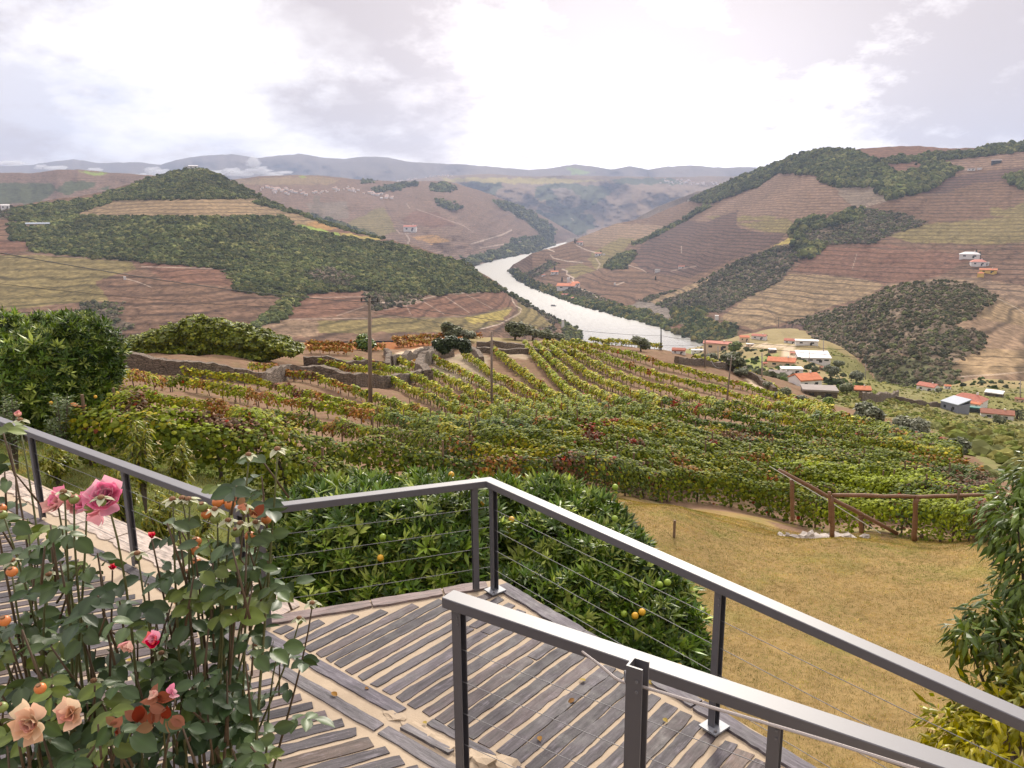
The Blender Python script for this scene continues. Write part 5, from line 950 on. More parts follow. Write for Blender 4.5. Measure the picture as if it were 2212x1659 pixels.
def halfs(poly):
    """convex polygon (ccw) -> halfplanes n.p<=c"""
    H=[]; n=len(poly); cen=np.mean(poly,axis=0)
    for k in range(n):
        p=np.array(poly[k]); q=np.array(poly[(k+1)%n]); d=q-p; nn=np.array([d[1],-d[0]]); nn/=np.linalg.norm(nn)
        if nn@(cen-p)>0: nn=-nn
        H.append((nn,nn@p))
    return H
def strip_mesh(mb,p,d,L,w,col,z=DZ,th=.007,jag=.0062):
    n=np.array([-d[1],d[0]]); k=max(4,int(L/.045)); ts=np.linspace(0,L,k); s0=random.random()*99
    def side(sg):
        o=[]
        for q,t in enumerate(ts):
            e=jag*(fbm(np.array([t/.10+s0]),np.array([sg*3.3+s0]),9,3)[0]*4); taper=0.0
            if q in (0,k-1): taper=w*.04
            o.append(p+d*(t+ (random.uniform(-.01,.01) if q in (0,k-1) else 0))+n*(sg*(w/2-taper)+e))
        return o
    a=side(1); b_=side(-1); V=[];F=[]
    tilt=random.uniform(-.002,.002)
    for q in range(k):
        V+=[(a[q][0],a[q][1],z-.01),(a[q][0],a[q][1],z+th+tilt),(b_[q][0],b_[q][1],z+th-tilt),(b_[q][0],b_[q][1],z-.01)]
    for q in range(k-1):
        i0=q*4;j0=i0+4
        for r_ in range(3): F.append((i0+r_,i0+r_+1,j0+r_+1,j0+r_))
    F.append((0,3,2,1)); i0=(k-1)*4; F.append((i0,i0+1,i0+2,i0+3)); mb.add(V,F,col)
def slcol():
    r=random.random(); b=math.exp(random.gauss(0,.20)); c=(.076,.066,.072) if r<.74 else (.105,.082,.083) if r<.92 else (.15,.108,.088)
    return tuple(x*b for x in c)
def panel(poly,ang,mat,per=.124,wf=.73,lab='slate_strips',lmin=.9,lmax=3.0):
    H=halfs([np.array(p,float) for p in poly]); d=np.array([math.cos(SL(ang)),math.sin(SL(ang))]); n=np.array([-d[1],d[0]]); pr=[np.array(p)@n for p in poly]; mb=MB(); y=min(pr)+per*.4
    while y<max(pr):
        w=per*wf*random.uniform(.82,1.15); lo,hi=-99,99; mid=n*y
        for nn,c in H:
            a=nn@d; r_=c-nn@mid-abs(nn@n)*w*.5-.02
            if abs(a)<1e-6: 
                if r_<0: hi=-99
                continue
            if a>0: hi=min(hi,r_/a)
            else: lo=max(lo,r_/a)
        if hi-lo>.06:
            t=lo; 
            while t<hi-.05:
                Ls=min(random.uniform(lmin,lmax),hi-t)
                if hi-(t+Ls)<.15: Ls=hi-t
                strip_mesh(mb,mid+d*t+n*random.uniform(-.006,.006),d,Ls-.012,w,slcol()); t+=Ls
        y+=per*random.uniform(.88,1.13)
    o=mb.build(lab,mat,dk,col=True); return o
# divider band
bd=np.array([math.cos(SL(-38.6)),math.sin(SL(-38.6))]); bn=np.array([-bd[1],bd[0]]); cU=3.147; cL=2.94
def bp(c,t): return bn*c+bd*t
tAB=isect(bn*(cU),bd,AB,dB); t0=float(tAB@bd)+.05
S50=deckmat(49.5,'slate_right'); S22=deckmat(22,'slate_left'); SB=deckmat(-38.6,'slate_band'); SA=deckmat(math.degrees(math.atan2(dA[1],dA[0])),'slate_edge_left'); SC=deckmat(math.degrees(math.atan2(dC[1],dC[0])),'slate_edge_right'); SBB=deckmat(19,'slate_edge_middle')
iB=BC-nB*.08; pAB=isect(bn*(cU+.068),bd,BC+nB*.0,dB); pBC=isect(BC+nB*.0,dB,BC+nC*.02,dC); pC=BC+nC*.02+dC*7.5; pE=isect(bn*(cU+.068),bd,pC,dC)
panel([pAB,pBC,pE],49.5,S50)
pw=isect(bn*(cL-.062),bd,A0-nA*.16,dA)
panel([np.array([-9.5,2.0]),np.array([0.9,2.0]),bp(cL-.062,isect(bn*(cL-.062),bd,np.array([0.9,2.0]),np.array([0,1.]))@bd),pw],22.5,S22,per=.128)
panel([np.array([-9.5,1.95]),pw,A0-nA*.16],19.5,S22,per=.128)
bb=MB(); tl=[(t0,.98),(t0+1.02,.72),(t0+2.35,1.3)]
for t,Ls in [(t0,1.72)]: strip_mesh(bb,bp(cU,t),bd,Ls,.105,(.125,.112,.13),jag=.004,th=.012)
strip_mesh(bb,bp(cU+.045,t0+1.95),bd,.55,.06,(.10,.09,.10),th=.010); strip_mesh(bb,bp(cU-.10,t0+1.85),bd,.42,.055,(.17,.155,.16),th=.02); strip_mesh(bb,bp(cU+.03,t0+2.62),bd,.8,.07,(.11,.10,.11),th=.01)
for t,Ls in [(t0-.15,.42),(t0+.30,1.42),(t0+1.76,.75),(t0+2.6,1.2)]: strip_mesh(bb,bp(cL,t),bd,Ls,.095,(.15,.138,.145),jag=.004,th=.012)
bb.build('slate_band',SB,dk,col=True)
# rough mortar patch by the corner post
mp_=MB()
def lump(mb,c,rx,ry,rz,rot,seed,col=(1,1,1)):
    V,F=BLOBS[seed%4]; cs,sn=math.cos(rot),math.sin(rot); mb.add([(c[0]+(x*rx*cs-y*ry*sn),c[1]+(x*rx*sn+y*ry*cs),c[2]+z*rz) for x,y,z in V],F,col)
for (x,y),rx,ry,rz in [((852,1548),.10,.05,.015),((905,1580),.16,.05,.018),((960,1612),.12,.05,.02),((1040,1650),.14,.09,.05),((1085,1658),.12,.08,.04),((1000,1640),.09,.06,.03)]:
    p=atz(x,y,DZ); lump(mp_,(p[0],p[1],DZ+.002),rx,ry,rz,SL(-38),random.randrange(4))
mp_.build('mortar_patch',MORT,dk)
# edge slates
eb=MB(); t=.0
while t<7.4: Ls=random.uniform(.9,1.6); strip_mesh(eb,BC+nC*.115+dC*(t+.02),dC,Ls,.13,(.13,.115,.13),th=.02,jag=.008); t+=Ls+.015
eb.build('slate_edging',SC,dk,col=True)
eb=MB(); t=.05
while t<1.95: Ls=random.uniform(.5,.9); strip_mesh(eb,AB+nB*.075+dB*t,dB,min(Ls,2.0-t),.13,(.24,.18,.165),th=.02,jag=.009); t+=Ls+.012
eb.build('slate_edging',SBB,dk,col=True)
eb=MB(); t=.0
while t<10.5: Ls=random.uniform(.35,.75); strip_mesh(eb,AB+nA*.30+dA*t,dA,Ls,.34,random.choice([(.52,.43,.36),(.45,.36,.30),(.58,.47,.38)]),th=.012,jag=.02); t+=Ls+.02
t=.1
while t<10.5: Ls=random.uniform(.6,1.2); strip_mesh(eb,AB-nA*.07+dA*t,dA,Ls,.10,slcol(),th=.01); t+=Ls+.015
eb.build('coping_stones',SA,dk,col=True)
# ------------------------------------------------------------------ steel railings
def paint(name,worn=False):
    m,nt,b=newmat(name); f=noise(nt,25,5,.7); c=mixc(nt,f,(.044,.043,.053),(.058,.056,.068))
    nt.links.new(c,b.inputs['Base Color']); b.inputs['Roughness'].default_value=.6; b.inputs['IOR'].default_value=1.45
    b.inputs['Coat Weight'].default_value=1; b.inputs['Coat IOR'].default_value=1.95; b.inputs['Coat Roughness'].default_value=.55
    d_=ramp(nt,noise(nt,240,2,.5),[(.74,(0,0,0)),(.8,(1,1,1))]); nt.links.new(mixc(nt,mth(nt,'MULTIPLY',d_,.35),c,(.45,.43,.42)),b.inputs['Base Color']); bump(nt,b,noise(nt,160,3,.5),.06,.002); return m
PAINT=paint('anthracite_paint'); STEEL=solid('stainless_cable',(.20,.195,.20),.6,.1,80,metal=.3); GALV=solid('galvanised_plate',(.28,.29,.31),.55,.15,30,metal=.3)
def beam(name,p,q,w,h,ztop,parent,loc,cutp=None,cutq=None,bev=.004):
    """box beam between plan points p,q; optional end cut directions"""
    d=(q-p)/np.linalg.norm(q-p); n=np.array([-d[1],d[0]]); V=[]
    prof=[(-w/2+bev,0),(w/2-bev,0),(w/2,-bev),(w/2,-h+bev),(w/2-bev,-h),(-w/2+bev,-h),(-w/2,-h+bev),(-w/2,-bev)]
    for e,c in ((p,cutp),(q,cutq)):
        for o,z in prof:
            x=e+n*o
            if c is not None: x=e+c*(o/(c@n))
            V.append((x[0],x[1],ztop+z))
    F=[tuple(range(8)),tuple(range(15,7,-1))]+[(k,k+8,(k+1)%8+8,(k+1)%8) for k in range(8)]
    mb=MB(); mb.add(V,F); return mb.build(name,PAINT,parent,loc=None)
def chan_post(name,p,d,z0,z1,parent,sz=.055,dp=.05,th=.007,flip=1,plate=False):
    """C channel: web at the low side of d, open towards +d"""
    n=np.array([-d[1],d[0]]); a=[(0,-sz/2),(dp,-sz/2),(dp,-sz/2+th),(th,-sz/2+th),(th,sz/2-th),(dp,sz/2-th),(dp,sz/2),(0,sz/2)]
    pts=[p+d*(x*flip-dp/2*flip)+n*y for x,y in a]; 
    if flip<0: pts=pts[::-1]
    mb=MB(); V=[(q[0],q[1],z0) for q in pts]+[(q[0],q[1],z1) for q in pts]; F=[(k,(k+1)%8,8+(k+1)%8,8+k) for k in range(8)]+[(8,9,10,11),(15,8,11,12),(15,12,13,14),(0,3,2,1),(0,7,4,3),(7,6,5,4)]
    mb.add(V,F); o=mb.build(name,PAINT,parent)
    bb=MB()
    for zz_ in (z1-.05,z1-.09): bb.tube([tuple(p-n*(sz/2+.001)+d*.012)+(zz_,),tuple(p-n*(sz/2+.005)+d*.012)+(zz_,)],.006,8)
    bb.build('bolt',STEEL,o)
    if plate:
        pb=MB(); V=[p+d*x+n*y for x,y in ((-.06,-.075),(.075,-.075),(.075,.075),(-.06,.075))]; pb.prism([tuple(v) for v in V],z0,z0+.012); 
        pb.build('base_plate',GALV,o)
        for x,y in ((.055,-.05),(-.04,.055)): q=p+d*x+n*y; bb=MB(); bb.tube([(q[0],q[1],z0+.012),(q[0],q[1],z0+.026)],.011,6); bb.build('anchor_bolt',STEEL,o)
    return o
RT=DZ+1.05; FH=DZ+.02
root=empty('railing'); tag(root,'long anthracite steel railing with cable infill bordering the slate terrace, turning two corners','railing')
def bis(u,v): c=(u/np.linalg.norm(u)+v/np.linalg.norm(v)); return c/np.linalg.norm(c)
cAB=bis(-dA+0*dA,dB); cAB=np.array([-cAB[1],cAB[0]]); cBC=bis(dB,dC); cBC=np.array([-cBC[1],cBC[0]])
beam('top_rail',A0,AB,.10,.06,RT,root,None,None,cAB); beam('top_rail',AB,BC,.10,.06,RT,root,None,cAB,cBC); beam('top_rail',BC,C1,.10,.06,RT,root,None,cBC,None)
postsA=[];  
for x,y in ((75,1128),(254,1240),(-110,1010)): p=atz(x,y,DZ)[:2]; s=(p-AB)@dA; postsA.append(AB+dA*s)
postsA.append(AB+dA*.12)
for p in postsA: chan_post('post',p,-dA,FH,RT-.06,root)
postsB=[AB+dB*.10,BC-dB*.13]
for p in postsB: chan_post('post',p,-dB,FH,RT-.06,root)
pc=(atz(1545,1572,DZ)[:2]-BC)@dC; postsC=[BC+dC*.07,BC+dC*pc,BC+dC*(pc+2.05),BC+dC*(pc+4.1)]
for k,p in enumerate(postsC): chan_post('post',p,dC,FH,RT-.06,root,plate=True)
for seg,(p,q) in enumerate([(A0,AB),(AB,BC),(BC,C1)]):
    for k in range(4):
        z=DZ+.22+k*.19; cb=MB(); t_=np.linspace(0,1,9)[:,None]; P=np.concatenate([p+(q-p)*t_,np.full((9,1),z)],1); P[:,2]-=.004*np.sin(np.linspace(0,math.pi,9)); cb.tube(P,.0022,6); cb.build('cable',STEEL,root)
tn=MB()
for k in range(4): z=DZ+.22+k*.19; p=AB+dB*.14; tn.tube([tuple(p)+(z,),tuple(p+dB*.05)+(z,)],.006,8); 
tn.build('cable_tensioner',STEEL,root)
# inner railing
D0=atz(968,1282,DZ+1.16)[:2]; D1=atz(2085,1655,DZ+1.16)[:2]; dD=(D1-D0)/np.linalg.norm(D1-D0); D1=D0+dD*4.2
r2=empty('railing'); tag(r2,'shorter inner steel railing in the foreground, beginning at the broken mortar patch','railing')
beam('top_rail',D0,D1,.115,.065,DZ+1.16,r2,None)
pd=D0+dD*.075; chan_post('post',pd,dD,DZ+.01,DZ+1.095,r2,sz=.06,dp=.06,plate=False)
def online(px,py,z,base,d): return base+d*float((atz(px,py,z)[:2]-base)@d)
p2=online(1662,1575,DZ+1.1,D0,dD); chan_post('post',p2,dD,DZ+.01,DZ+1.095,r2,sz=.06,dp=.055); chan_post('post',p2+dD*1.7,dD,DZ+.01,DZ+1.095,r2,sz=.06,dp=.055)
for k in range(4):
    z=DZ+.20+k*.21; cb=MB(); cb.tube([tuple(pd)+(z,),tuple((pd+D1)/2)+(z-.005,),tuple(D1)+(z,)],.0022,6); cb.build('cable',STEEL,r2)
# near channel post and rope
np_=atY(1377,1460,2.42); ntop=float(atY(1360,1440,2.40)[2]); r3=empty('rope_post',(np_[0],np_[1],DZ)); tag(r3,'nearest open topped channel post with chipped paint holding the thick wire rope','post')
d3=np.array([math.cos(SL(-32)),math.sin(SL(-32))]); o=chan_post('channel',np_[:2],d3,DZ,ntop,r3,sz=.066,dp=.060,th=.008); 
for oo in [r3]+list(r3.children): pass
def shift_parent(root):
    for ch in root.children: ch.matrix_parent_inverse=Matrix.Translation(root.location).inverted()
shift_parent(r3)
hk=MB(); c3=np.array([np_[0],np_[1]])-d3*.045; an=np.linspace(0,2*math.pi,13); hk.tube([(c3[0]+.0*math.cos(a),c3[1]+.018*math.cos(a),-1.60+.018*math.sin(a)) for a in an],.004,6,cap=False); o=hk.build('hook_eye',STEEL,r3); o.matrix_parent_inverse=Matrix.Translation(r3.location).inverted()
def rope(P,r,label):
    P=np.array(P,float); n=90; t=np.linspace(0,1,n); d_=np.concatenate([[0],np.cumsum(np.linalg.norm(P[1:]-P[:-1],axis=1))]); Q=np.stack([np.interp(t*d_[-1],d_,P[:,k]) for k in range(3)],1)
    for _ in range(25): Q[1:-1]=(Q[:-2]+2*Q[1:-1]+Q[2:])/4
    T=np.gradient(Q,axis=0); T/=np.linalg.norm(T,axis=1)[:,None]; u=np.cross(T,[0,0,1]); u/=np.linalg.norm(u,axis=1)[:,None]; w_=np.cross(u,T); mb=MB(); N2=n*5; tt=np.linspace(0,n-1,N2); f=lambda A_:np.stack([np.interp(tt,np.arange(n),A_[:,k]) for k in range(3)],1); Q2,U2,W2=f(Q),f(u),f(w_)
    for s in range(5):
        ph=np.linspace(0,d_[-1]/.045*2*math.pi,N2)+s*2*math.pi/5; mb.tube(Q2+(U2*np.cos(ph)[:,None]+W2*np.sin(ph)[:,None])*r*.55,r*.5,5)
    tag(mb.build('wire_rope',solid('rope_wire',(.46,.41,.38),.5,.2,200,metal=.25)),label,'rope')
rp=[atY(1258,1408,3.50),atY(1300,1440,2.95),atY(1343,1478,2.46),(np_[0],np_[1],-1.61),atY(1402,1488,2.36),atY(1560,1535,2.25),atY(1760,1592,2.12),atY(1960,1655,2.0),atY(2250,1745,1.85)]
rope([np.array(p)-(np.array([0,0,0])) for p in rp],.0058,'frayed grey wire rope strung from the inner rail through the nearest post')
# ------------------------------------------------------------------ log handrails on the lawn edge
LOGM,nt,b=newmat('rustic_log'); mpn=nd(nt,'ShaderNodeMapping'); mpn.inputs['Scale'].default_value=(3,3,30); nt.links.new(nd(nt,'ShaderNodeNewGeometry').outputs['Position'],mpn.inputs[0]); f=noise(nt,2,5,.6,mpn.outputs[0]); c=mixc(nt,f,(.11,.05,.025),(.30,.16,.08)); nt.links.new(c,b.inputs['Base Color']); b.inputs['Roughness'].default_value=.6; bump(nt,b,f,.5,.02)
def log(mb,p,q,r):
    P=np.array(p)+(np.array(q)-np.array(p))*np.linspace(0,1,9)[:,None]+rng.normal(0,r*.12,(9,3)); mb.tube(P,r*(1+rng.normal(0,.05,9)),9)
Yf=18.0
t=empty('log_handrail',atY(1798,1160,Yf)); tag(t,'horizontal log handrail on two posts along the lawn edge','handrail')
for a,b_,nm,r in [((1797,1069),(1978,1073),'top_rail',.050),((1976,1073),(2160,1068),'top_rail',.050),((1797,1072),(1798,1162),'post',.060),((1979,1076),(1975,1168),'post',.062),((1792,1062),(1793,1130),'post',.04),((2156,1070),(2156,1168),'post',.06)]:
    mb=MB(); log(mb,atY(*a,Yf),atY(*b_,Yf),r); o=mb.build(nm,LOGM,t,smooth=True); o.matrix_parent_inverse=Matrix.Translation(t.location).inverted()
Yb=18.9
t=empty('log_handrail',atY(1712,1125,Yb)); tag(t,'slanting log handrail going down the stone steps with a white cord','handrail')
for a,b_,nm,r in [((1683,1015),(1938,1152),'top_rail',.055),((1710,1036),(1712,1126),'post',.055),((1860,1112),(1860,1150),'post',.06)]:
    mb=MB(); log(mb,atY(*a,Yb),atY(*b_,Yb),r); o=mb.build(nm,LOGM,t,smooth=True); o.matrix_parent_inverse=Matrix.Translation(t.location).inverted()
mb=MB(); mb.tube([atY(1662,1007,Yb-.1),atY(1780,1076,Yb-.1),atY(1902,1152,Yb-.1)],.010,5); o=mb.build('cord',solid('white_cord',(.7,.7,.68),.7,.1,20),t); o.matrix_parent_inverse=Matrix.Translation(t.location).inverted()
RK=solid('pale_stone',(.46,.41,.36),.95,.25,12,bmp=.6); sb=MB()
for x,y,w_,h_ in [(1722,1120,.16,.10),(1706,1118,.10,.12),(1737,1134,.22,.16),(1752,1137,.2,.22),(1765,1152,.3,.1),(1785,1154,.28,.08),(1810,1140,.25,.14),(1826,1148,.22,.12),(1870,1147,.14,.1),(1690,1114,.12,.08),(1745,1148,.25,.1),(1835,1152,.2,.08)]:
    p=atY(x,y,18.5); p[2]=float(gheight(p[0],p[1]))+h_*.3; lump(sb,p,w_,w_*.7,h_*.8,random.random()*3,random.randrange(4))
tag(sb.build('stone_steps',RK),'rough pale stone steps beside the log handrails','steps')
mb=MB(); g=hit(1456,1162); mb.tube([(0,0,-.1),(0,0,.15),(0,0,.40)],.03,6); o=mb.build('wooden_stake',WOODM); o.location=V3(g); tag(o,'short wooden stake alone in the lawn','stake')
# ------------------------------------------------------------------ rose bushes
LV=[];LF=[]
ns=6
for k in range(ns+1):
    t=k/ns; w_=.36*math.sin(math.pi*(t*.93+.05))**.75*(1+.0*t); 
    for sgn,q in ((-1,2),(-1,1),(0,0),(1,1),(1,2)):
        ww=w_*(1 if q==2 else .55)*sgn; tooth=(.035 if (k%2 and q==2) else 0); LV.append((ww,t-(.05 if q==2 else 0)+tooth*.5,abs(ww)*.30+ -.14*t*t+.02*math.sin(t*9)*(q==2)))
for k in range(ns):
    for q in range(4): a=k*5+q; LF.append((a,a+1,a+6,a+5))
PV=[];PF=[]
for i_ in range(6):
    for j_ in range(7):
        u=i_/5; v_=j_/6-.5; wd=(.25+.85*math.sin(u*math.pi*.62)); PV.append((v_*wd,u,-.30*(v_*2)**2*(-1)*.6+.22*u*u*(1 if True else 0)+.05*math.sin(v_*11+u*3)*u))
for i_ in range(5):
    for j_ in range(6): a=i_*7+j_; PF.append((a,a+1,a+8,a+7))
def basis(ax):
    ax=np.array(ax,float); ax/=np.linalg.norm(ax); u=np.cross(ax,[.3,.9,.2]); u/=np.linalg.norm(u); return u,np.cross(ax,u),ax
def flower(parent,loc,px,py,Y,rpx,cols,axis=(0,-.6,.6),n=22,openn=1.0,name='rose_flower',seed=0,lab=None):
    c=atY(px,py,Y)-loc; R_=rpx*Y/FPX; u,v_,ax=basis(axis); P=[];D=[];Z=[];S=[];C=[]; rr=random.Random(seed+int(px))
    for k in range(n):
        f=k/n; az=k*2.4; tilt=(1.35-1.15*f)*openn; # outer petals open
        tilt=max(.12,(0.15+1.25*(1-f))*openn); rad=u*math.cos(az)+v_*math.sin(az); d=ax*math.cos(tilt)+rad*math.sin(tilt); P.append(c+rad*R_*.10*(1-f)-ax*R_*.25); D.append(d+np.array([rr.gauss(0,.12) for _ in range(3)])); Z.append(-rad*math.cos(tilt)+ax*math.sin(tilt)); S.append(R_*(1.0-.38*f)*rr.uniform(.85,1.1)); C.append(np.array(cols[rr.randrange(len(cols))])*rr.uniform(.85,1.15))
    V,F,Cc=inst(PV,PF,np.array(P),frames(np.array(D),np.array(Z)),np.array(S),np.array(C)); 
    tipw=np.tile(np.array([p[1] for p in PV]),n)[:,None]; Cc=Cc*(1-.12*(1-tipw))
    return npmesh(name,V,F,LM['petal'],parent,Cc,smooth=True)
HIPM={'o':solid('rosehip_orange',(.62,.20,.05),.35,.25,50),'g':solid('rosehip_green',(.22,.27,.07),.4,.25,50),'b':solid('calyx_dry',(.22,.11,.05),.8,.4,150)}
SEP=leafmat('sepal',.6,.2,.2)
def hip(parent,loc,px,py,Y,kind,r=.0105):
    c=atY(px,py,Y)-loc; mb=MB(); mb.ball(c,r,12,8,sc=(1,1,.92)); o=mb.build('rosehip',HIPM[kind],parent,smooth=True); m2=MB(); m2.tube([c+np.array([0,-r*.35,r*.72]),c+np.array([0,-r*.4,r*.98])],r*.42,8); m2.build('hip_crown',HIPM['b'],o)
def calyx(parent,loc,px,py,Y,r=.02,dn=True):
    c=atY(px,py,Y)-loc; P=np.tile(c,(5,1)); az=np.arange(5)*1.257+px; D=np.stack([np.cos(az),np.sin(az),np.full(5,-.25 if dn else .35)],1)+rng.normal(0,.15,(5,3)); V,F,C=inst([(x*.8,y,z) for x,y,z in LV],LF,P,frames(D,np.tile([0,0,1.],(5,1))),np.full(5,r)*rng.uniform(.8,1.2,5),np.tile([[.55,.56,.40]],(5,1))*rng.uniform(.8,1.2,(5,1))); o=npmesh('spent_bloom',V,F,SEP,parent,C)
    mb=MB(); mb.ball(c+np.array([0,-.003,.002]),.007,8,6,sc=(1,1,.7)); mb.build('stamens',HIPM['b'],o)
    mb=MB(); mb.ball(c-np.array([0,0,.009]),.0075,8,6); mb.build('hip',HIPM['g'],o)
STM=solid('rose_stem',(.11,.115,.04),.6,.35,60); STM2=solid('rose_stem_brown',(.10,.065,.035),.7,.35,60)
RL=[(.042,.070,.028),(.062,.098,.040),(.040,.066,.030),(.080,.115,.050),(.060,.092,.030),(.14,.18,.05)]
def leafspray(P,D,S,C,base,dirn,size,col,k=5):
    """compound leaf: k leaflets on a rachis"""
    dirn=dirn/np.linalg.norm(dirn); side=np.cross(dirn,[0,0,1.]); side/=np.linalg.norm(side)+1e-9
    for q in range(k):
        lv=q//2; sg=1 if q%2 else -1; b=base+dirn*size*(.5+.75*lv)
        if q==k-1: d=dirn; b=base+dirn*size*(.5+.75*(k//2)*.85)
        else: d=side*sg+dirn*.35
        P.append(b); D.append(d+rng.normal(0,.12,3)+np.array([0,0,-.15])); S.append(size*(1.0 if q!=k-1 else 1.15)*rng.uniform(.85,1.15)); C.append(np.array(col)*rng.uniform(.8,1.25))
def rosebush(label,basepx,Yb_,heads,fill,extra_fn,seed):
    base=atY(basepx,1700,Yb_); base[2]=-2.02; t=empty('rose_bush',base); tag(t,label,'rose bush'); g=MB(); g2=MB(); P=[];D=[];S=[];C=[];rach=[]
    for px,py,Y in heads:
        e=atY(px,py,Y); b0=base+rng.normal(0,.06,3)*np.array([1,1,0]); hz=e[2]-b0[2]; m1=b0+(e-b0)*np.array([.35,.35,.45])+rng.normal(0,.03,3); m2=b0+(e-b0)*np.array([.8,.8,.78])+rng.normal(0,.02,3)
        T_=np.linspace(0,1,12)[:,None]; Q=(1-T_)**3*b0+3*(1-T_)**2*T_*m1+3*(1-T_)*T_**2*m2+T_**3*e; (g if random.random()<.8 else g2).tube(Q-base,np.linspace(.0055,.0017,12),6)
        for s in np.arange(.30,.93,.115):
            s+=rng.normal(0,.02); i=min(11,max(1,int(s*11))); q=Q[i]; az=rng.uniform(0,6.28); d=np.array([math.cos(az),math.sin(az)*.7-.25,rng.uniform(-.1,.45)]); x,y=proj(q)
            if y>900 and rng.random()<(.35 if y<py+60 else .68): leafspray(P,D,S,C,q-base,d,rng.uniform(.031,.043),RL[rng.integers(len(RL))],5 if rng.random()<.7 else 3)
    for px,py,Y,n,spr in fill:
        for _ in range(max(1,int(n*.62))):
            q=atY(px+rng.normal(0,spr),py+rng.normal(0,spr*.8),Y*rng.uniform(.9,1.15))-base; az=rng.uniform(0,6.28); leafspray(P,D,S,C,q,np.array([math.cos(az),math.sin(az)*.7-.2,rng.uniform(-.5,.3)]),rng.uniform(.031,.046),RL[rng.integers(len(RL))])
            g2.tube([q,q+rng.normal(0,.03,3)+np.array([0,0,-.12])],[.0018,.003],5)
    P=np.array(P); D=np.array(D); R=frames(D,rng.normal(0,.4,(len(P),3))+np.array([0,-.45,.9])); V,F,Cc=inst(LV,LF,P,R,np.array(S),np.array(C)); vein=np.tile(np.array([1.35 if k%5==2 else 1.0 for k in range(len(LV))]),len(P))[:,None]
    npmesh('foliage',V,F,LM['rose'],t,Cc*vein,smooth=True); g.build('stems',STM,t,smooth=True); g2.build('woody_stems',STM2,t,smooth=True); extra_fn(t,base); return t
PINK=[(.95,.40,.54),(.96,.50,.62),(.92,.32,.48),(.97,.60,.68)]; PALE=[(.88,.55,.50),(.90,.62,.52),(.85,.45,.45)]; FADE=[(.92,.66,.50),(.88,.60,.42),(.85,.50,.42),(.92,.75,.55)]; REDB=[(.75,.06,.12),(.80,.10,.16),(.85,.25,.25)]
def ex1(t,b):
    flower(t,b,228,1075,1.42,44,PINK,(.15,-.7,.75),26); flower(t,b,188,1085,1.47,34,PINK,(-.6,-.5,.5),12,.9,seed=4); flower(t,b,212,1108,1.42,36,[(.92,.50,.55)],(-.2,-.9,-.2),5,1.0,seed=9); flower(t,b,125,1085,1.50,36,PALE+PINK,(-.4,-.6,.6),14,1.0,seed=2); flower(t,b,158,1090,1.5,28,PALE,(.5,-.5,.5),8,1.,seed=3)
    flower(t,b,243,1228,1.52,14,REDB,(.3,-.3,1),8,.35,'rose_bud',5); flower(t,b,278,1390,1.25,26,PALE,(-.2,-.6,-.4),12,.7,seed=7); flower(t,b,66,1562,1.12,46,FADE,(0,-.9,.3),16,1.25,'faded_bloom',1); flower(t,b,152,1540,1.14,38,FADE,(.1,-.8,.6),10,1.1,'faded_bloom',2); flower(t,b,40,898,1.9,15,PALE,(.2,-.2,1),7,.4,'rose_bud',6)
    for a in [(160,1079,1.45,'g'),(139,1072,1.45,'g'),(192,1098,1.4,'g'),(10,1341,1.2,'o'),(26,1235,1.3,'o'),(87,1487,1.18,'o'),(4,1528,1.18,'g'),(3,1098,1.5,'o'),(5,1112,1.48,'g')]: hip(t,b,*a,r=.0100)
    for a in [(107,1240,1.5),(112,1590,1.35),(204,1470,1.4),(28,1210,1.5),(45,907,1.88),(233,1475,1.45),(139,1062,1.45),(220,1075,1.38)]: calyx(t,b,*a,r=.022)
def ex2(t,b):
    flower(t,b,328,1160,1.6,15,REDB,(.1,-.2,1),8,.3,'rose_bud',8); flower(t,b,334,1385,1.25,26,REDB+PINK,(-.2,-.6,.6),12,.8,seed=3); flower(t,b,337,1500,1.18,22,PALE,(-.5,-.5,.7),4,.8,'loose_petals',3); flower(t,b,374,1497,1.18,22,PALE+PINK,(.5,-.5,.7),4,.8,'loose_petals',4)
    for a in [(470,1085,1.55,'o'),(497,1090,1.55,'o'),(530,1100,1.52,'g'),(575,1122,1.6,'o'),(540,1158,1.6,'o'),(420,1188,1.55,'o'),(438,1095,1.55,'g'),(465,1120,1.55,'g'),(446,1110,1.55,'o'),(485,1078,1.58,'o'),(424,1170,1.6,'o'),(405,1240,1.6,'o'),(510,1150,1.58,'g'),(423,1215,1.6,'o')]: hip(t,b,*a,r=.0118)
    for a in [(374,1078,1.5),(395,1076,1.5),(408,1078,1.5),(600,970,1.55),(538,982,1.6),(675,1302,1.7),(647,1335,1.7),(552,1392,1.65),(437,1478,1.5),(385,1130,1.5),(528,1092,1.5),(520,1130,1.52),(298,1195,1.5),(560,1290,1.6),(350,1410,1.55),(494,1124,1.52),(553,1128,1.55),(465,1100,1.5)]: calyx(t,b,*a,r=.023)
    P=[];D=[];S=[];C=[]
    for x,y,k in [(515,1080,2),(520,1098,2),(550,1104,3),(330,1530,4),(300,1550,4),(360,1550,4),(345,1515,4),(325,1565,3),(250,1570,4)]:
        for _ in range(k): P.append(atY(x+rng.normal(0,9),y+rng.normal(0,7),1.2 if y>1300 else 1.48)-b); D.append(rdirs(1)[0]*np.array([1,.5,1])); S.append(.026*rng.uniform(.8,1.2)); C.append(np.array([(.20,.05,.035),(.36,.18,.13),(.24,.09,.06),(.32,.20,.12)][rng.integers(4)]))
    V,F,Cc=inst(LV,LF,np.array(P),frames(np.array(D),rng.normal(0,.4,(len(P),3))+np.array([0,-.8,.5])),np.array(S),np.array(C)); npmesh('red_young_leaves',V,F,LM['petal'],t,Cc,smooth=True)
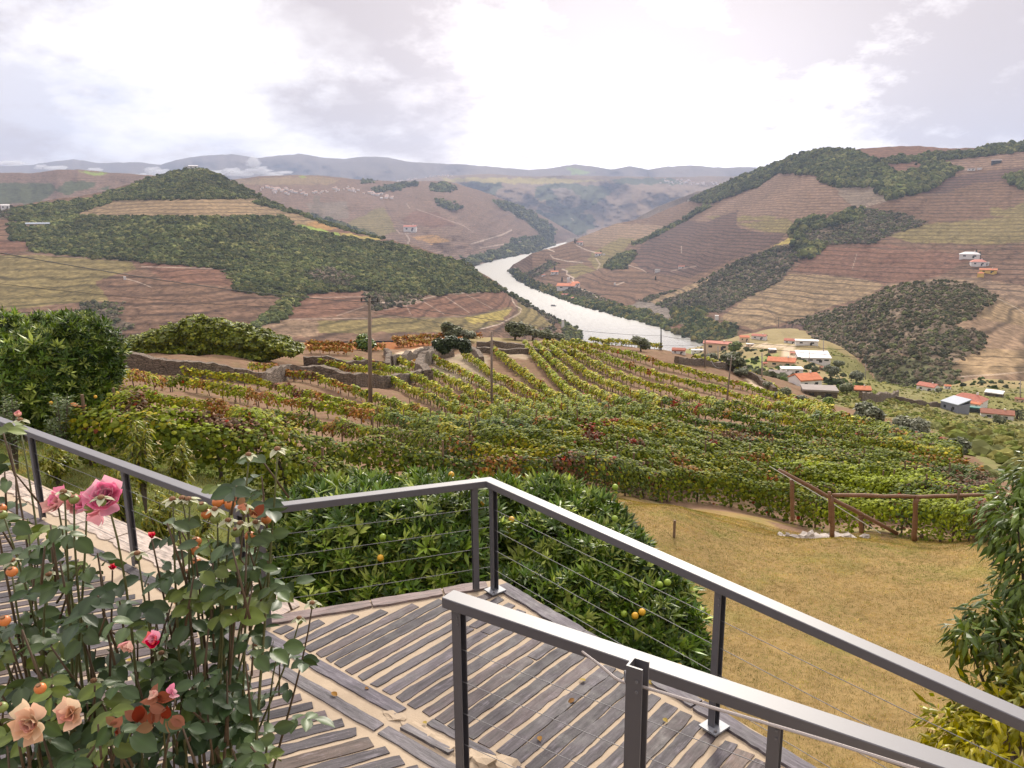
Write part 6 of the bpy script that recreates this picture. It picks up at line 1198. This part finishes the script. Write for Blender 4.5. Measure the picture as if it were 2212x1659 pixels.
rosebush('left rose bush with the large pink bloom and faded cream flowers',150,1.5,[(232,1080,1.44),(188,1090,1.48),(125,1090,1.5),(160,1080,1.46),(140,1075,1.46),(243,1232,1.52),(107,1240,1.5),(66,1565,1.32),(150,1545,1.36),(40,905,1.9),(26,1240,1.5),(10,1345,1.36),(87,1490,1.36),(20,960,1.7),(60,1120,1.6),(-20,1050,1.5),(5,1105,1.5),(278,1395,1.6),(-30,1250,1.45),(60,1380,1.4),(204,1475,1.42),(180,1300,1.5)],
  [(30,1050,1.6,5,35),(60,1180,1.55,8,45),(120,1200,1.55,7,45),(190,1190,1.5,7,35),(60,1350,1.45,14,55),(170,1370,1.5,13,55),(60,1460,1.4,16,60),(180,1470,1.45,12,50),(60,1600,1.35,20,60),(180,1600,1.35,20,60),(20,940,1.7,3,25),(120,1640,1.3,16,70),(230,1300,1.5,5,30)],ex1,1)
rosebush('right rose bush tipped with orange rosehips and dried blooms',430,1.62,[(600,975,1.58),(538,985,1.6),(470,1090,1.56),(497,1095,1.56),(530,1105,1.53),(575,1125,1.6),(540,1160,1.6),(420,1190,1.56),(675,1305,1.7),(647,1340,1.7),(552,1395,1.66),(437,1480,1.5),(374,1085,1.52),(395,1083,1.52),(410,1085,1.52),(328,1165,1.6),(298,1200,1.5),(334,1390,1.6),(385,1135,1.52),(600,1410,1.66),(350,1500,1.45),(320,1260,1.55),(480,1250,1.55),(590,1200,1.6)],
  [(540,1040,1.58,8,26),(570,1090,1.6,8,25),(420,1260,1.6,11,40),(500,1230,1.6,12,40),(545,1270,1.6,5,30),(470,1320,1.6,13,45),(340,1330,1.6,8,40),(400,1420,1.55,13,50),(500,1430,1.55,12,40),(320,1470,1.5,10,45),(430,1520,1.5,16,45),(520,1540,1.5,6,30),(330,1610,1.42,20,60),(440,1620,1.42,14,45),(390,1170,1.6,5,25),(515,1180,1.58,7,30),(585,1425,1.62,2,15)],ex2,2)
# raised bed that carries the roses (below the frame)
pb=MB(); pb.box((-3.2,.4,DZ+.01),(-.55,2.30,-2.02)); tag(pb.build('planter_wall',STONE),'raised stone planter bed under the rose bushes','planter')

# fallen leaves on the slate
FLM=leafmat('fallen_leaf',.7,.1,.2)
for k in range(16):
    px,py=random.choice([(random.uniform(620,960),random.uniform(1340,1640)),(random.uniform(1050,1500),random.uniform(1400,1640)),(random.uniform(260,560),random.uniform(1280,1640))])
    p=atz(px,py,DZ+.014); n_=np.array([[random.gauss(0,.15),random.gauss(0,.15),1.0]]); V,F,C=inst(LV,LF,np.zeros((1,3)),rotmats(n_,np.array([random.uniform(0,6.28)])),np.array([random.uniform(.03,.055)]),np.array([random.choice([(.30,.17,.06),(.22,.12,.05),(.34,.26,.08),(.14,.10,.05)])])); V[:,2]+=.006
    o=npmesh('fallen_leaf',V,F,FLM,col=C,smooth=True); o.location=V3(p); tag(o,'small dry fallen leaf lying on the slate paving','leaf','fallen leaves on the slate')
